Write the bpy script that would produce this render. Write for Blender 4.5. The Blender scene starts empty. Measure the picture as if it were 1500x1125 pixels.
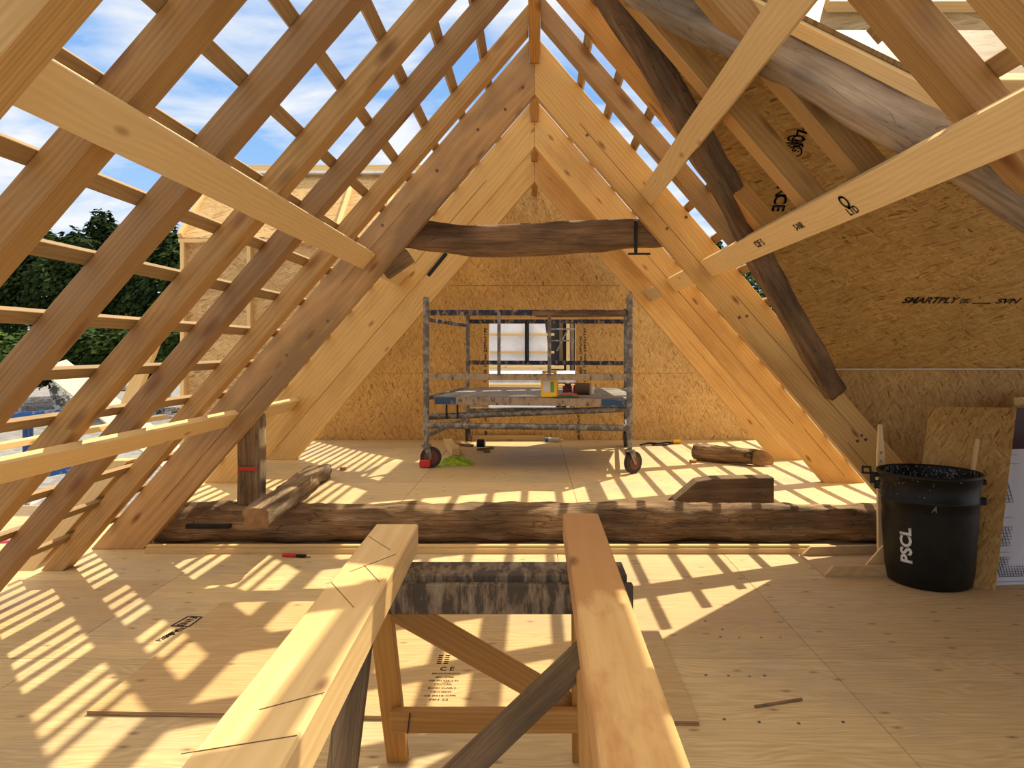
import bpy, bmesh, math, random
from mathutils import Vector, Matrix, noise
R = random.Random(7)
SC = bpy.context.scene
COL = SC.collection
F = 1083.0; CX = 783.0; HY = 512.0; EYE = 1.5
def at(px, py, Y):            # point at distance Y seen at photo position px, py
    k = F / Y
    return Vector(((px - CX) / k, Y, EYE + (HY - py) / k))
def sl(px, py, a, s=1):       # point on the roof slope whose half width at eye height is a
    off = abs(px - CX); k = (off + .86 * (HY - py)) / a
    return Vector((s * off / k, F / k, EYE + (HY - py) / k))
# ------------------------------------------------------------------ materials
MATS = {}
def newmat(name):
    m = bpy.data.materials.new(name); m.use_nodes = True
    nt = m.node_tree; nt.nodes.clear()
    out = nt.nodes.new('ShaderNodeOutputMaterial'); b = nt.nodes.new('ShaderNodeBsdfPrincipled')
    nt.links.new(b.outputs[0], out.inputs[0]); MATS[name] = m
    return m, nt, b
def N(nt, t, **kw):
    n = nt.nodes.new(t)
    for k, v in kw.items():
        if k.startswith('i_'): n.inputs[int(k[2:])].default_value = v
        else: setattr(n, k, v)
    return n
def L(nt, a, b): nt.links.new(a, b)
def ramp(nt, fac, stops):
    r = nt.nodes.new('ShaderNodeValToRGB'); e = r.color_ramp.elements
    while len(e) < len(stops): e.new(.5)
    for i, (p, c) in enumerate(stops):
        e[i].position = p; e[i].color = (*c, 1) if len(c) == 3 else c
    L(nt, fac, r.inputs[0]); return r
def math_(nt, op, a, b=None, clamp=False):
    n = nt.nodes.new('ShaderNodeMath'); n.operation = op; n.use_clamp = clamp
    for i, v in enumerate((a, b)):
        if v is None: continue
        if hasattr(v, 'links'): L(nt, v, n.inputs[i])
        else: n.inputs[i].default_value = v
    return n.outputs[0]
def mix(nt, fac, a, b, mode='MIX'):
    n = nt.nodes.new('ShaderNodeMix'); n.data_type = 'RGBA'; n.blend_type = mode
    for s, v in ((n.inputs[0], fac), (n.inputs[6], a), (n.inputs[7], b)):
        if hasattr(v, 'links'): L(nt, v, s)
        elif isinstance(v, (int, float)): s.default_value = v
        else: s.default_value = (*v, 1)
    return n.outputs[2]
def coords(nt, scale=(1, 1, 1), rnd=True, rot=(0, 0, 0)):
    tc = nt.nodes.new('ShaderNodeTexCoord'); src = tc.outputs['Object']
    if rnd:
        oi = nt.nodes.new('ShaderNodeObjectInfo')
        a = N(nt, 'ShaderNodeVectorMath', operation='MULTIPLY_ADD')
        cmb = nt.nodes.new('ShaderNodeCombineXYZ')
        L(nt, oi.outputs['Random'], cmb.inputs[0]); L(nt, oi.outputs['Random'], cmb.inputs[1]); L(nt, oi.outputs['Random'], cmb.inputs[2])
        L(nt, cmb.outputs[0], a.inputs[0]); a.inputs[1].default_value = (17, 3.1, 5.3)
        L(nt, src, a.inputs[2]); src = a.outputs[0]
    mp = nt.nodes.new('ShaderNodeMapping'); mp.inputs['Scale'].default_value = scale; mp.inputs['Rotation'].default_value = rot
    L(nt, src, mp.inputs[0]); return mp.outputs[0]
def bump(nt, b, h, s=.3, d=.01):
    n = nt.nodes.new('ShaderNodeBump'); n.inputs['Strength'].default_value = s; n.inputs['Distance'].default_value = d
    L(nt, h, n.inputs['Height']); L(nt, n.outputs[0], b.inputs['Normal'])
def wood(name, c1, c2, knot=(.16, .06, .02), rough=.6, ring=26, grain=.5, stain=None, vary=.25, knotsize=.17, st=(.5, .68), kp=.45, sf=.8):
    m, nt, b = newmat(name)
    v = coords(nt, (.22, 1, 1))
    d = N(nt, 'ShaderNodeTexNoise'); d.inputs['Scale'].default_value = 2.0; d.inputs['Detail'].default_value = 2; L(nt, v, d.inputs[0])
    dv = N(nt, 'ShaderNodeVectorMath', operation='MULTIPLY_ADD'); L(nt, d.outputs['Color'], dv.inputs[0]); dv.inputs[1].default_value = (.05, .16, .16); L(nt, v, dv.inputs[2])
    w = N(nt, 'ShaderNodeTexWave', wave_type='RINGS', rings_direction='X'); w.inputs['Scale'].default_value = ring; w.inputs['Distortion'].default_value = 1.5
    w.inputs['Detail'].default_value = 2; w.inputs['Detail Scale'].default_value = 1.5; L(nt, dv.outputs[0], w.inputs[0])
    fine = N(nt, 'ShaderNodeTexNoise'); fine.inputs['Scale'].default_value = 9; fine.inputs['Detail'].default_value = 4; L(nt, coords(nt, (.35, 9, 9)), fine.inputs[0])
    f = math_(nt, 'ADD', math_(nt, 'MULTIPLY', w.outputs['Fac'], grain * .45), math_(nt, 'MULTIPLY', fine.outputs['Fac'], 1 - grain * .45))
    big0 = N(nt, 'ShaderNodeTexNoise'); big0.inputs['Scale'].default_value = 1.6; big0.inputs['Detail'].default_value = 3; L(nt, coords(nt, (.5, 2.5, 2.5)), big0.inputs[0])
    f = math_(nt, 'ADD', math_(nt, 'MULTIPLY', f, .7), math_(nt, 'MULTIPLY', big0.outputs['Fac'], .3))
    r = ramp(nt, f, [(.28, c1), (.72, c2)])
    col = r.outputs[0]
    big = N(nt, 'ShaderNodeTexNoise'); big.inputs['Scale'].default_value = 1.3; big.inputs['Detail'].default_value = 6; big.inputs['Roughness'].default_value = .6; L(nt, coords(nt, (.6, 2, 2)), big.inputs[0])
    if stain:
        sr = ramp(nt, big.outputs['Fac'], [(st[0], (0, 0, 0)), (st[1], (1, 1, 1))])
        col = mix(nt, math_(nt, 'MULTIPLY', sr.outputs[0], sf), col, stain)
    # knots
    vo = N(nt, 'ShaderNodeTexVoronoi'); vo.inputs['Scale'].default_value = 1; L(nt, coords(nt, (2.6, 7.5, 7.5)), vo.inputs[0])
    spk = nt.nodes.new('ShaderNodeSeparateColor'); L(nt, vo.outputs['Color'], spk.inputs[0])
    kr = ramp(nt, vo.outputs['Distance'], [(0, (.95, .95, .95)), (knotsize * .6, (.6, .6, .6)), (knotsize * 1.2, (0, 0, 0))])
    col = mix(nt, math_(nt, 'MULTIPLY', kr.outputs[0], math_(nt, 'GREATER_THAN', spk.outputs[0], kp)), col, knot)
    oi = nt.nodes.new('ShaderNodeObjectInfo')
    hs = N(nt, 'ShaderNodeHueSaturation'); L(nt, col, hs.inputs['Color'])
    L(nt, math_(nt, 'ADD', math_(nt, 'MULTIPLY', oi.outputs['Random'], vary * 2), 1 - vary), hs.inputs['Value'])
    L(nt, hs.outputs[0], b.inputs['Base Color']); b.inputs['Roughness'].default_value = rough
    b.inputs['Specular IOR Level'].default_value = .3
    bump(nt, b, f, .18, .004)
    return m
def old_wood(name, c1, c2, c3, rough=.85, bs=.9, sc=1.0, pale=None):
    m, nt, b = newmat(name)
    a = N(nt, 'ShaderNodeTexNoise'); a.inputs['Scale'].default_value = 3 * sc; a.inputs['Detail'].default_value = 8; a.inputs['Roughness'].default_value = .7; L(nt, coords(nt, (.5, 5, 5)), a.inputs[0])
    c = N(nt, 'ShaderNodeTexNoise'); c.inputs['Scale'].default_value = 2.2; c.inputs['Detail'].default_value = 4; L(nt, coords(nt, (1, 1.6, 1.6)), c.inputs[0])
    r = ramp(nt, a.outputs['Fac'], [(.34, c1), (.52, c2), (.7, c3)])
    r2 = ramp(nt, c.outputs['Fac'], [(.35, (.55, .55, .55)), (.65, (1.15, 1.1, 1.05))])
    col = mix(nt, 1.0, r.outputs[0], r2.outputs[0], 'MULTIPLY')
    if pale:
        pr = ramp(nt, c.outputs['Fac'], [(.55, (0, 0, 0)), (.66, (1, 1, 1))])
        col = mix(nt, pr.outputs[0], col, pale)
    vo = N(nt, 'ShaderNodeTexVoronoi', feature='DISTANCE_TO_EDGE'); vo.inputs['Scale'].default_value = 3; L(nt, coords(nt, (.5, 9, 9)), vo.inputs[0])
    cr = ramp(nt, vo.outputs['Distance'], [(0, (1, 1, 1)), (.02, (0, 0, 0))])
    col = mix(nt, math_(nt, 'MULTIPLY', cr.outputs[0], .5), col, tuple(x * .3 for x in c1))
    L(nt, col, b.inputs['Base Color']); b.inputs['Roughness'].default_value = rough; b.inputs['Specular IOR Level'].default_value = .25
    bump(nt, b, math_(nt, 'SUBTRACT', a.outputs['Fac'], math_(nt, 'MULTIPLY', cr.outputs[0], .3)), bs, .02)
    return m
def osb(name, gain=1.0, hue=(1, 1, 1), scale=1.0):
    m, nt, b = newmat(name)
    base = None
    fr = []
    for i, (ang, sx, sy) in enumerate(((.2, 13, 80), (.95, 12, 72), (-.6, 12, 66), (.5, 15, 85), (2.75, 17, 92))):
        v = coords(nt, (scale, scale, scale), rot=(ang * .0, 0, 0))
        dn = N(nt, 'ShaderNodeTexNoise'); dn.inputs['Scale'].default_value = 3.5; dn.inputs['Detail'].default_value = 1
        L(nt, v, dn.inputs[0])
        dv = N(nt, 'ShaderNodeVectorMath', operation='MULTIPLY_ADD'); L(nt, dn.outputs['Color'], dv.inputs[0]); dv.inputs[1].default_value = (.09, .09, 0); L(nt, v, dv.inputs[2])
        m1 = nt.nodes.new('ShaderNodeMapping'); m1.inputs['Rotation'].default_value = (0, 0, ang); m1.inputs['Location'].default_value = (i * 3.3, i * 1.7, 0); L(nt, dv.outputs[0], m1.inputs[0])
        m2 = nt.nodes.new('ShaderNodeMapping'); m2.inputs['Scale'].default_value = (sx, sy, 1); L(nt, m1.outputs[0], m2.inputs[0])
        vo = N(nt, 'ShaderNodeTexVoronoi', voronoi_dimensions='2D'); vo.inputs['Scale'].default_value = 1; L(nt, m2.outputs[0], vo.inputs[0])
        sp = nt.nodes.new('ShaderNodeSeparateColor'); L(nt, vo.outputs['Color'], sp.inputs[0])
        fr.append((sp.outputs[0], sp.outputs[1]))
    val = fr[0][0]
    for i in range(1, 5):      # later strands lie over earlier ones where their own cell says so
        on = math_(nt, 'GREATER_THAN', fr[i][1], .58)
        mm = N(nt, 'ShaderNodeMix'); L(nt, on, mm.inputs[0]); L(nt, val, mm.inputs[2]); L(nt, fr[i][0], mm.inputs[3]); val = mm.outputs[0]
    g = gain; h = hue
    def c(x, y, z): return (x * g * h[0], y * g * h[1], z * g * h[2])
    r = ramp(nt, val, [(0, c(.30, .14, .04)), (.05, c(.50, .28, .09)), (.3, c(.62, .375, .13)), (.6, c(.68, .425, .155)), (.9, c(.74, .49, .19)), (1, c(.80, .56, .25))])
    big = N(nt, 'ShaderNodeTexNoise'); big.inputs['Scale'].default_value = 1.4; L(nt, coords(nt), big.inputs[0])
    br = ramp(nt, big.outputs['Fac'], [(.3, (.86, .86, .86)), (.7, (1.08, 1.08, 1.08))])
    col = mix(nt, 1.0, r.outputs[0], br.outputs[0], 'MULTIPLY')
    L(nt, col, b.inputs['Base Color']); b.inputs['Roughness'].default_value = .55; b.inputs['Specular IOR Level'].default_value = .35
    bump(nt, b, val, .25, .003)
    return m
def ply(name, c1, c2, sheet=True, rough=.6):
    m, nt, b = newmat(name)
    v = coords(nt, (.5, 2.0, 1))
    d = N(nt, 'ShaderNodeTexNoise'); d.inputs['Scale'].default_value = 1.4; d.inputs['Detail'].default_value = 3
    gi = nt.nodes.new('ShaderNodeNewGeometry')
    cmb = nt.nodes.new('ShaderNodeCombineXYZ')
    for i in range(3): L(nt, gi.outputs['Random Per Island'], cmb.inputs[i])
    of = N(nt, 'ShaderNodeVectorMath', operation='MULTIPLY_ADD'); L(nt, cmb.outputs[0], of.inputs[0]); of.inputs[1].default_value = (31, 17, 0); L(nt, v, of.inputs[2])
    L(nt, of.outputs[0], d.inputs[0])
    dv = N(nt, 'ShaderNodeVectorMath', operation='MULTIPLY_ADD'); L(nt, d.outputs['Color'], dv.inputs[0]); dv.inputs[1].default_value = (.5, 1.1, 0); L(nt, of.outputs[0], dv.inputs[2])
    w = N(nt, 'ShaderNodeTexWave', wave_type='BANDS', bands_direction='Y'); w.inputs['Scale'].default_value = 7; w.inputs['Distortion'].default_value = 2; w.inputs['Detail'].default_value = 3
    L(nt, dv.outputs[0], w.inputs[0])
    f2 = N(nt, 'ShaderNodeTexNoise'); f2.inputs['Scale'].default_value = 6; f2.inputs['Detail'].default_value = 6; L(nt, coords(nt, (.7, 8, 1)), f2.inputs[0])
    f = math_(nt, 'ADD', math_(nt, 'MULTIPLY', w.outputs['Fac'], .2), math_(nt, 'MULTIPLY', f2.outputs['Fac'], .8))
    r = ramp(nt, f, [(.25, c1), (.72, c2)])
    col = r.outputs[0]
    # dirt patches
    dn = N(nt, 'ShaderNodeTexNoise'); dn.inputs['Scale'].default_value = .9; dn.inputs['Detail'].default_value = 8; dn.inputs['Roughness'].default_value = .65; L(nt, coords(nt), dn.inputs[0])
    dr = ramp(nt, dn.outputs['Fac'], [(.49, (0, 0, 0)), (.64, (1, 1, 1))])
    col = mix(nt, math_(nt, 'MULTIPLY', dr.outputs[0], .5), col, (.37, .29, .20))
    rn = N(nt, 'ShaderNodeTexNoise'); rn.inputs['Scale'].default_value = .55; rn.inputs['Detail'].default_value = 4; L(nt, of.outputs[0], rn.inputs[0])
    rr = ramp(nt, rn.outputs['Fac'], [(.52, (0, 0, 0)), (.7, (1, 1, 1))])
    col = mix(nt, math_(nt, 'MULTIPLY', rr.outputs[0], .35), col, (.58, .31, .11))
    vo = N(nt, 'ShaderNodeTexVoronoi', voronoi_dimensions='2D'); vo.inputs['Scale'].default_value = 1; L(nt, coords(nt, (2.6, 5.0, 1)), vo.inputs[0])
    sp = nt.nodes.new('ShaderNodeSeparateColor'); L(nt, vo.outputs['Color'], sp.inputs[0])
    kr = ramp(nt, vo.outputs['Distance'], [(0, (.9, .9, .9)), (.04, (.4, .4, .4)), (.085, (0, 0, 0))])
    kk = math_(nt, 'MULTIPLY', kr.outputs[0], math_(nt, 'GREATER_THAN', sp.outputs[0], .35))
    col = mix(nt, kk, col, (.17, .09, .045))
    hs = N(nt, 'ShaderNodeHueSaturation'); L(nt, col, hs.inputs['Color'])
    L(nt, math_(nt, 'ADD', math_(nt, 'MULTIPLY', gi.outputs['Random Per Island'], .18), .91), hs.inputs['Value'])
    L(nt, hs.outputs[0], b.inputs['Base Color']); b.inputs['Roughness'].default_value = rough; b.inputs['Specular IOR Level'].default_value = .3
    bump(nt, b, f, .12, .003)
    return m
def plain(name, c, rough=.5, metal=0, spec=.5, nz=0, nscale=8):
    m, nt, b = newmat(name)
    if nz:
        n = N(nt, 'ShaderNodeTexNoise'); n.inputs['Scale'].default_value = nscale; n.inputs['Detail'].default_value = 5; L(nt, coords(nt), n.inputs[0])
        r = ramp(nt, n.outputs['Fac'], [(.3, tuple(x * (1 - nz) for x in c)), (.7, tuple(min(1, x * (1 + nz)) for x in c))])
        L(nt, r.outputs[0], b.inputs['Base Color'])
    else: b.inputs['Base Color'].default_value = (*c, 1)
    b.inputs['Roughness'].default_value = rough; b.inputs['Metallic'].default_value = metal; b.inputs['Specular IOR Level'].default_value = spec
    return m
def patchy(name, c1, c2, t=.5, scale=9, rough=.6, metal=0, c3=None, sc=(1, 1, 1)):
    m, nt, b = newmat(name)
    n = N(nt, 'ShaderNodeTexNoise'); n.inputs['Scale'].default_value = scale; n.inputs['Detail'].default_value = 6; n.inputs['Roughness'].default_value = .7; L(nt, coords(nt, sc), n.inputs[0])
    st = [(t - .02, c1), (t + .02, c2)]
    if c3: st.append((min(1, t + .14), c3))
    r = ramp(nt, n.outputs['Fac'], st)
    L(nt, r.outputs[0], b.inputs['Base Color']); b.inputs['Roughness'].default_value = rough; b.inputs['Metallic'].default_value = metal
    bump(nt, b, n.outputs['Fac'], .3, .003)
    return m
PINE = wood('pine_rafter', (.34, .175, .048), (.52, .295, .095), vary=.2, stain=(.25, .115, .035), st=(.56, .72), sf=.6, kp=.25, knotsize=.24)
PINED = wood('pine_dark', (.24, .125, .045), (.37, .21, .08), vary=.06, stain=(.16, .085, .035), st=(.52, .7), sf=.6, kp=.25, knotsize=.24)
PINEY = wood('pine_grey_brown', (.30, .175, .07), (.46, .285, .12), vary=.04, stain=(.20, .12, .06), st=(.5, .68), sf=.6, kp=.2, knotsize=.24)
PINEO = wood('pine_orange', (.47, .22, .05), (.62, .32, .085), vary=.04, stain=(.38, .16, .035), st=(.5, .7), sf=.6, kp=.2, knotsize=.22)
PINEL = wood('pine_light', (.66, .43, .17), (.78, .55, .25), knot=(.28, .13, .05), vary=.12, knotsize=.13, kp=.2)
PINEB = wood('pine_batten', (.25, .145, .055), (.38, .245, .105), vary=.2, knotsize=.1)
TRUSS = wood('truss_timber', (.62, .35, .10), (.78, .49, .165), vary=.08, ring=16, stain=(.46, .24, .07), knotsize=.12, st=(.5, .72), kp=.2)
TRUSSD = wood('truss_dirty', (.42, .23, .09), (.62, .37, .145), vary=.05, ring=14, stain=(.24, .15, .07), knotsize=.16, st=(.48, .64), kp=.15)
BEAMW = wood('sawn_beam', (.62, .40, .16), (.76, .53, .24), vary=.05, ring=12, stain=(.60, .34, .12), knotsize=.1)
ORNG = wood('orange_stained', (.34, .15, .03), (.48, .24, .06), vary=.1)
GREYT = old_wood('grey_timber', (.10, .062, .03), (.17, .11, .055), (.24, .165, .095), bs=.3)
SPLASH = patchy('plaster_splashed', (.05, .033, .018), (.13, .08, .04), .48, 7, .8, c3=(.22, .17, .11), sc=(3, 1, .7))
LOG = old_wood('bark_log', (.13, .075, .035), (.27, .165, .08), (.46, .33, .19), bs=1.0, pale=None)
OLD = old_wood('old_oak', (.11, .062, .03), (.22, .135, .07), (.32, .21, .12), bs=.6)
OLDG = old_wood('old_oak_grey', (.24, .18, .12), (.40, .31, .21), (.50, .41, .30), bs=.35)
OLDB = old_wood('old_brown_post', (.17, .11, .06), (.32, .22, .12), (.46, .33, .19), bs=.8)
CUTW = old_wood('cut_end', (.26, .14, .06), (.38, .21, .09), (.46, .28, .13), bs=.3)
OSB = osb('osb_board', 1.0, (1.0, .99, .90))
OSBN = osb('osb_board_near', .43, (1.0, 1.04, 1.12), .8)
OSBR = osb('osb_board_roof', .78, (1.0, .93, .72))
OSBL = osb('osb_board_bright', .84, (1.0, 1.02, 1.08), .8)
PLYF = ply('ply_floor', (.49, .335, .145), (.68, .50, .25))
PLYS = ply('ply_sheet', (.46, .29, .115), (.62, .42, .19))
PLYE = patchy('ply_edge', (.20, .10, .04), (.40, .24, .11), .5, 20, sc=(.1, 1, 30))
GALV = patchy('galvanised', (.13, .12, .10), (.24, .22, .18), .5, 14, .5, .3, (.34, .31, .26))
BLUEP = patchy('blue_worn_paint', (.012, .020, .050), (.07, .06, .05), .50, 9, .6, .1, (.30, .24, .17), (2, 1, 1))
WORNP = patchy('worn_board', (.025, .03, .07), (.26, .19, .12), .39, 9, .7, 0, (.38, .30, .20), (2, 1, 1))
DECKM = patchy('scaffold_deck', (.17, .145, .115), (.25, .22, .18), .5, 8, .7, 0, (.32, .28, .23))
BLACKP = patchy('black_barrel', (.007, .0065, .004), (.011, .010, .006), .5, 5, .42)
BLACKP.node_tree.nodes['Principled BSDF'].inputs['Specular IOR Level'].default_value = .25
SPECK = plain('plaster_specks', (.22, .21, .18), .8)
WHITE = plain('white_print', (.72, .72, .68), .7)
INK = plain('black_ink', (.025, .02, .018), .8)
IRON = plain('black_iron', (.02, .018, .016), .5, .6, nz=.3)
RED = plain('red_plastic', (.55, .03, .02), .4)
RUBBER = plain('rubber', (.03, .025, .022), .7, nz=.2)
HUB = plain('rusty_hub', (.14, .045, .025), .7, nz=.4)
YELL = plain('yellow_plastic', (.85, .50, .02), .35)
LIME = plain('lime_fabric', (.30, .42, .015), .8, nz=.5, nscale=18)
PAPER = plain('paper', (.62, .62, .66), .8)
GREEN = plain('green_label', (.10, .35, .04), .5)
BLUE = plain('blue_label', (.02, .14, .35), .5)
CARD = plain('brown_card', (.13, .075, .035), .8, nz=.2)
CLEAR = plain('sealant_tube', (.55, .52, .46), .4, nz=.2)
WREND = patchy('white_membrane', (.78, .78, .80), (.86, .86, .87), .5, 4, .7)
MGREY = plain('grey_sheet', (.45, .46, .50), .6, nz=.15)
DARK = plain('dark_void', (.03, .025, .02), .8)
GRAVEL = patchy('gravel', (.17, .165, .155), (.25, .24, .225), .5, 3, .95)
PIPE = patchy('pale_log', (.22, .17, .14), (.38, .34, .31), .45, 6, .7, 0, (.50, .47, .44))
BRIGHTB = patchy('bright_blue_paint', (.30, .28, .25), (.015, .09, .30), .46, 5, .6)
BIRCH = patchy('birch_bark', (.05, .05, .045), (.36, .34, .30), .52, 9, .8)
def leafmat(name, c):
    m, nt, b = newmat(name)
    oi = nt.nodes.new('ShaderNodeNewGeometry')
    r = ramp(nt, oi.outputs['Random Per Island'], [(0, tuple(x * .55 for x in c)), (1, tuple(x * 1.35 for x in c))])
    L(nt, r.outputs[0], b.inputs['Base Color']); b.inputs['Roughness'].default_value = .8; b.inputs['Specular IOR Level'].default_value = .1
    return m
LEAFD = leafmat('leaf_dark', (.026, .045, .010)); LEAFM = leafmat('leaf_mid', (.035, .060, .012)); LEAFL = leafmat('leaf_light', (.05, .085, .018))
# ------------------------------------------------------------------ objects
def tag(o, label=None, cat=None, group=None, kind=None):
    if label: o['label'] = label
    if cat: o['category'] = cat
    if group: o['group'] = group
    if kind: o['kind'] = kind
    return o
def frame(origin, x, up=(0, 0, 1)):
    x = Vector(x).normalized(); u = Vector(up)
    if abs(x.dot(u)) > .98: u = Vector((0, 1, 0))
    y = u.cross(x).normalized(); z = x.cross(y)
    return Matrix(((x.x, y.x, z.x, origin[0]), (x.y, y.y, z.y, origin[1]), (x.z, y.z, z.z, origin[2]), (0, 0, 0, 1)))
def link(name, bm, mat, M=None, parent=None, smooth=False, world=True, extra=()):
    """bm in world coordinates; M = object frame"""
    M = M or Matrix.Identity(4)
    if world: bmesh.ops.transform(bm, matrix=M.inverted(), verts=bm.verts)
    bmesh.ops.recalc_face_normals(bm, faces=bm.faces)
    me = bpy.data.meshes.new(name); bm.to_mesh(me); bm.free()
    me.materials.append(mat)
    for e in extra: me.materials.append(e)
    for p in me.polygons: p.use_smooth = smooth
    o = bpy.data.objects.new(name, me); COL.objects.link(o)
    if parent is not None:
        o.parent = parent; o.matrix_parent_inverse = Matrix.Identity(4)
        o.matrix_basis = parent_world(parent).inverted() @ M
    else: o.matrix_basis = M
    return o
def parent_world(o):
    M = o.matrix_basis.copy()
    while o.parent is not None:
        o = o.parent; M = o.matrix_basis @ M
    return M
def empty(name, loc, label, cat, group=None):
    o = bpy.data.objects.new(name, None); COL.objects.link(o); o.location = loc; o.matrix_basis = Matrix.Translation(Vector(loc))
    return tag(o, label, cat, group)
def hexa(bm, c, bev=.003, mi=0):      # c: 8 corners, bottom loop then top loop
    b2 = bmesh.new(); v = [b2.verts.new(p) for p in c]
    for f in ((3, 2, 1, 0), (4, 5, 6, 7), (0, 1, 5, 4), (1, 2, 6, 5), (2, 3, 7, 6), (3, 0, 4, 7)): b2.faces.new([v[i] for i in f])
    bmesh.ops.recalc_face_normals(b2, faces=b2.faces)
    if bev: bmesh.ops.bevel(b2, geom=b2.edges[:], offset=bev, segments=1, affect='EDGES')
    for f in b2.faces: f.material_index = mi
    me = bpy.data.meshes.new('t'); b2.to_mesh(me); b2.free(); bm.from_mesh(me); bpy.data.meshes.remove(me)
def box(bm, lo, hi, bev=.002, M=None, mi=0):
    x0, y0, z0 = lo; x1, y1, z1 = hi
    c = [Vector(p) for p in ((x0, y0, z0), (x1, y0, z0), (x1, y1, z0), (x0, y1, z0), (x0, y0, z1), (x1, y0, z1), (x1, y1, z1), (x0, y1, z1))]
    if M: c = [M @ p for p in c]
    hexa(bm, c, bev, mi)
def beam(name, p0, p1, w, h, mat, up=(0, 0, 1), parent=None, bev=.003, bow=0):
    """straight squared timber, w across, h along 'up'"""
    p0 = Vector(p0); p1 = Vector(p1); M = frame(p0, p1 - p0, up); n = (p1 - p0).length
    bm = bmesh.new(); box(bm, (0, -w / 2, -h / 2), (n, w / 2, h / 2), bev)
    return link(name, bm, mat, M, parent, world=False)
def prism(name, poly, y0, y1, mat, xdir, parent=None, bev=.003, lean=0):
    """outline in the X-Z plane with depth y0..y1"""
    bm = bmesh.new()
    a = [bm.verts.new((x, y0, z)) for x, z in poly]; b = [bm.verts.new((x, y1, z)) for x, z in poly]
    bm.faces.new(a[::-1]); bm.faces.new(b)
    for i in range(len(poly)): bm.faces.new((a[i], a[(i + 1) % len(poly)], b[(i + 1) % len(poly)], b[i]))
    bmesh.ops.recalc_face_normals(bm, faces=bm.faces)
    if bev: bmesh.ops.bevel(bm, geom=bm.edges[:], offset=bev, segments=1, affect='EDGES')
    M = frame((poly[0][0], (y0 + y1) / 2, poly[0][1]), xdir, (0, 1, 0))
    return link(name, bm, mat, M, parent)
def tube(bm, p0, p1, r, seg=12, r1=None, cap=True):
    p0 = Vector(p0); p1 = Vector(p1); r1 = r if r1 is None else r1; M = frame(p0, p1 - p0); n = (p1 - p0).length
    A = []; B = []
    for i in range(seg):
        t = 2 * math.pi * i / seg
        A.append(bm.verts.new(M @ Vector((0, r * math.cos(t), r * math.sin(t))))); B.append(bm.verts.new(M @ Vector((n, r1 * math.cos(t), r1 * math.sin(t)))))
    for i in range(seg):
        j = (i + 1) % seg; bm.faces.new((A[i], A[j], B[j], B[i]))
    if cap: bm.faces.new(A[::-1]); bm.faces.new(B)
def rod(name, p0, p1, r, mat, parent=None, seg=12):
    bm = bmesh.new(); tube(bm, p0, p1, r, seg)
    return link(name, bm, mat, frame(p0, Vector(p1) - Vector(p0)), parent, smooth=False)
def slab(name, pts, nrm, t, mat, M, parent=None):
    bm = bmesh.new(); n = Vector(nrm).normalized() * t
    a = [bm.verts.new(p) for p in pts]; b = [bm.verts.new(Vector(p) + n) for p in pts]
    bm.faces.new(a[::-1]); bm.faces.new(b)
    for i in range(len(pts)): bm.faces.new((a[i], a[(i + 1) % len(pts)], b[(i + 1) % len(pts)], b[i]))
    return link(name, bm, mat, M, parent)
def oldbeam(name, pts, w, h, mat, up=(0, 0, 1), rough=.012, rnd=.3, seg=20, step=.05, parent=None, seed=0, ws=None, cut0=None, cut1=None):
    """hewn timber or log following a path; rnd 0 square .. 1 round; cut = plane normal slant along x for end faces"""
    pts = [Vector(p) for p in pts]; d = [0]
    for a, b in zip(pts, pts[1:]): d.append(d[-1] + (b - a).length)
    n = max(8, int(d[-1] / step)); M = frame(pts[0], pts[-1] - pts[0], up)
    rings = []; bm = bmesh.new()
    def pos(t):
        for i in range(len(pts) - 1):
            if t <= d[i + 1] or i == len(pts) - 2:
                u = (t - d[i]) / (d[i + 1] - d[i]); p0 = pts[max(i - 1, 0)]; p1 = pts[i]; p2 = pts[i + 1]; p3 = pts[min(i + 2, len(pts) - 1)]
                return .5 * (2 * p1 + (p2 - p0) * u + (2 * p0 - 5 * p1 + 4 * p2 - p3) * u * u + (3 * p1 - 3 * p2 + p3 - p0) * u ** 3)
    for k in range(n + 1):
        t = d[-1] * k / n; c = pos(t); T = (pos(min(t + .01, d[-1])) - pos(max(t - .01, 0))).normalized()
        fr = frame(c, T, up); s = 1 if ws is None else ws(k / n)
        ring = []
        for i in range(seg):
            a = 2 * math.pi * i / seg + math.pi / 4; ca, sa = math.cos(a), math.sin(a)
            e = rnd + (1 - rnd) / max(abs(ca), abs(sa)) * .86; y = ca * e * w / 2 * s; z = sa * e * h / 2 * s
            nz = noise.noise(Vector((t * 2.2, ca * 1.5 + seed, sa * 1.5))) * rough * 1.6 + noise.noise(Vector((t * 7, ca * 3.5 + seed, sa * 3.5 + 5))) * rough
            f = 1 + nz / (w / 2); x = 0
            if cut0 and k == 0: x = cut0[0] * y + cut0[1] * z
            if cut1 and k == n: x = cut1[0] * y + cut1[1] * z
            ring.append(bm.verts.new(fr @ Vector((x, y * f, z * f))))
        rings.append(ring)
    for a, b in zip(rings, rings[1:]):
        for i in range(seg):
            j = (i + 1) % seg; bm.faces.new((a[i], a[j], b[j], b[i]))
    f0 = bm.faces.new(rings[0][::-1]); f1 = bm.faces.new(rings[-1])
    f0.material_index = f1.material_index = 1
    o = link(name, bm, mat, M, parent, extra=(CUTW,))
    for p in o.data.polygons: p.use_smooth = len(p.vertices) == 4
    return o
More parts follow.
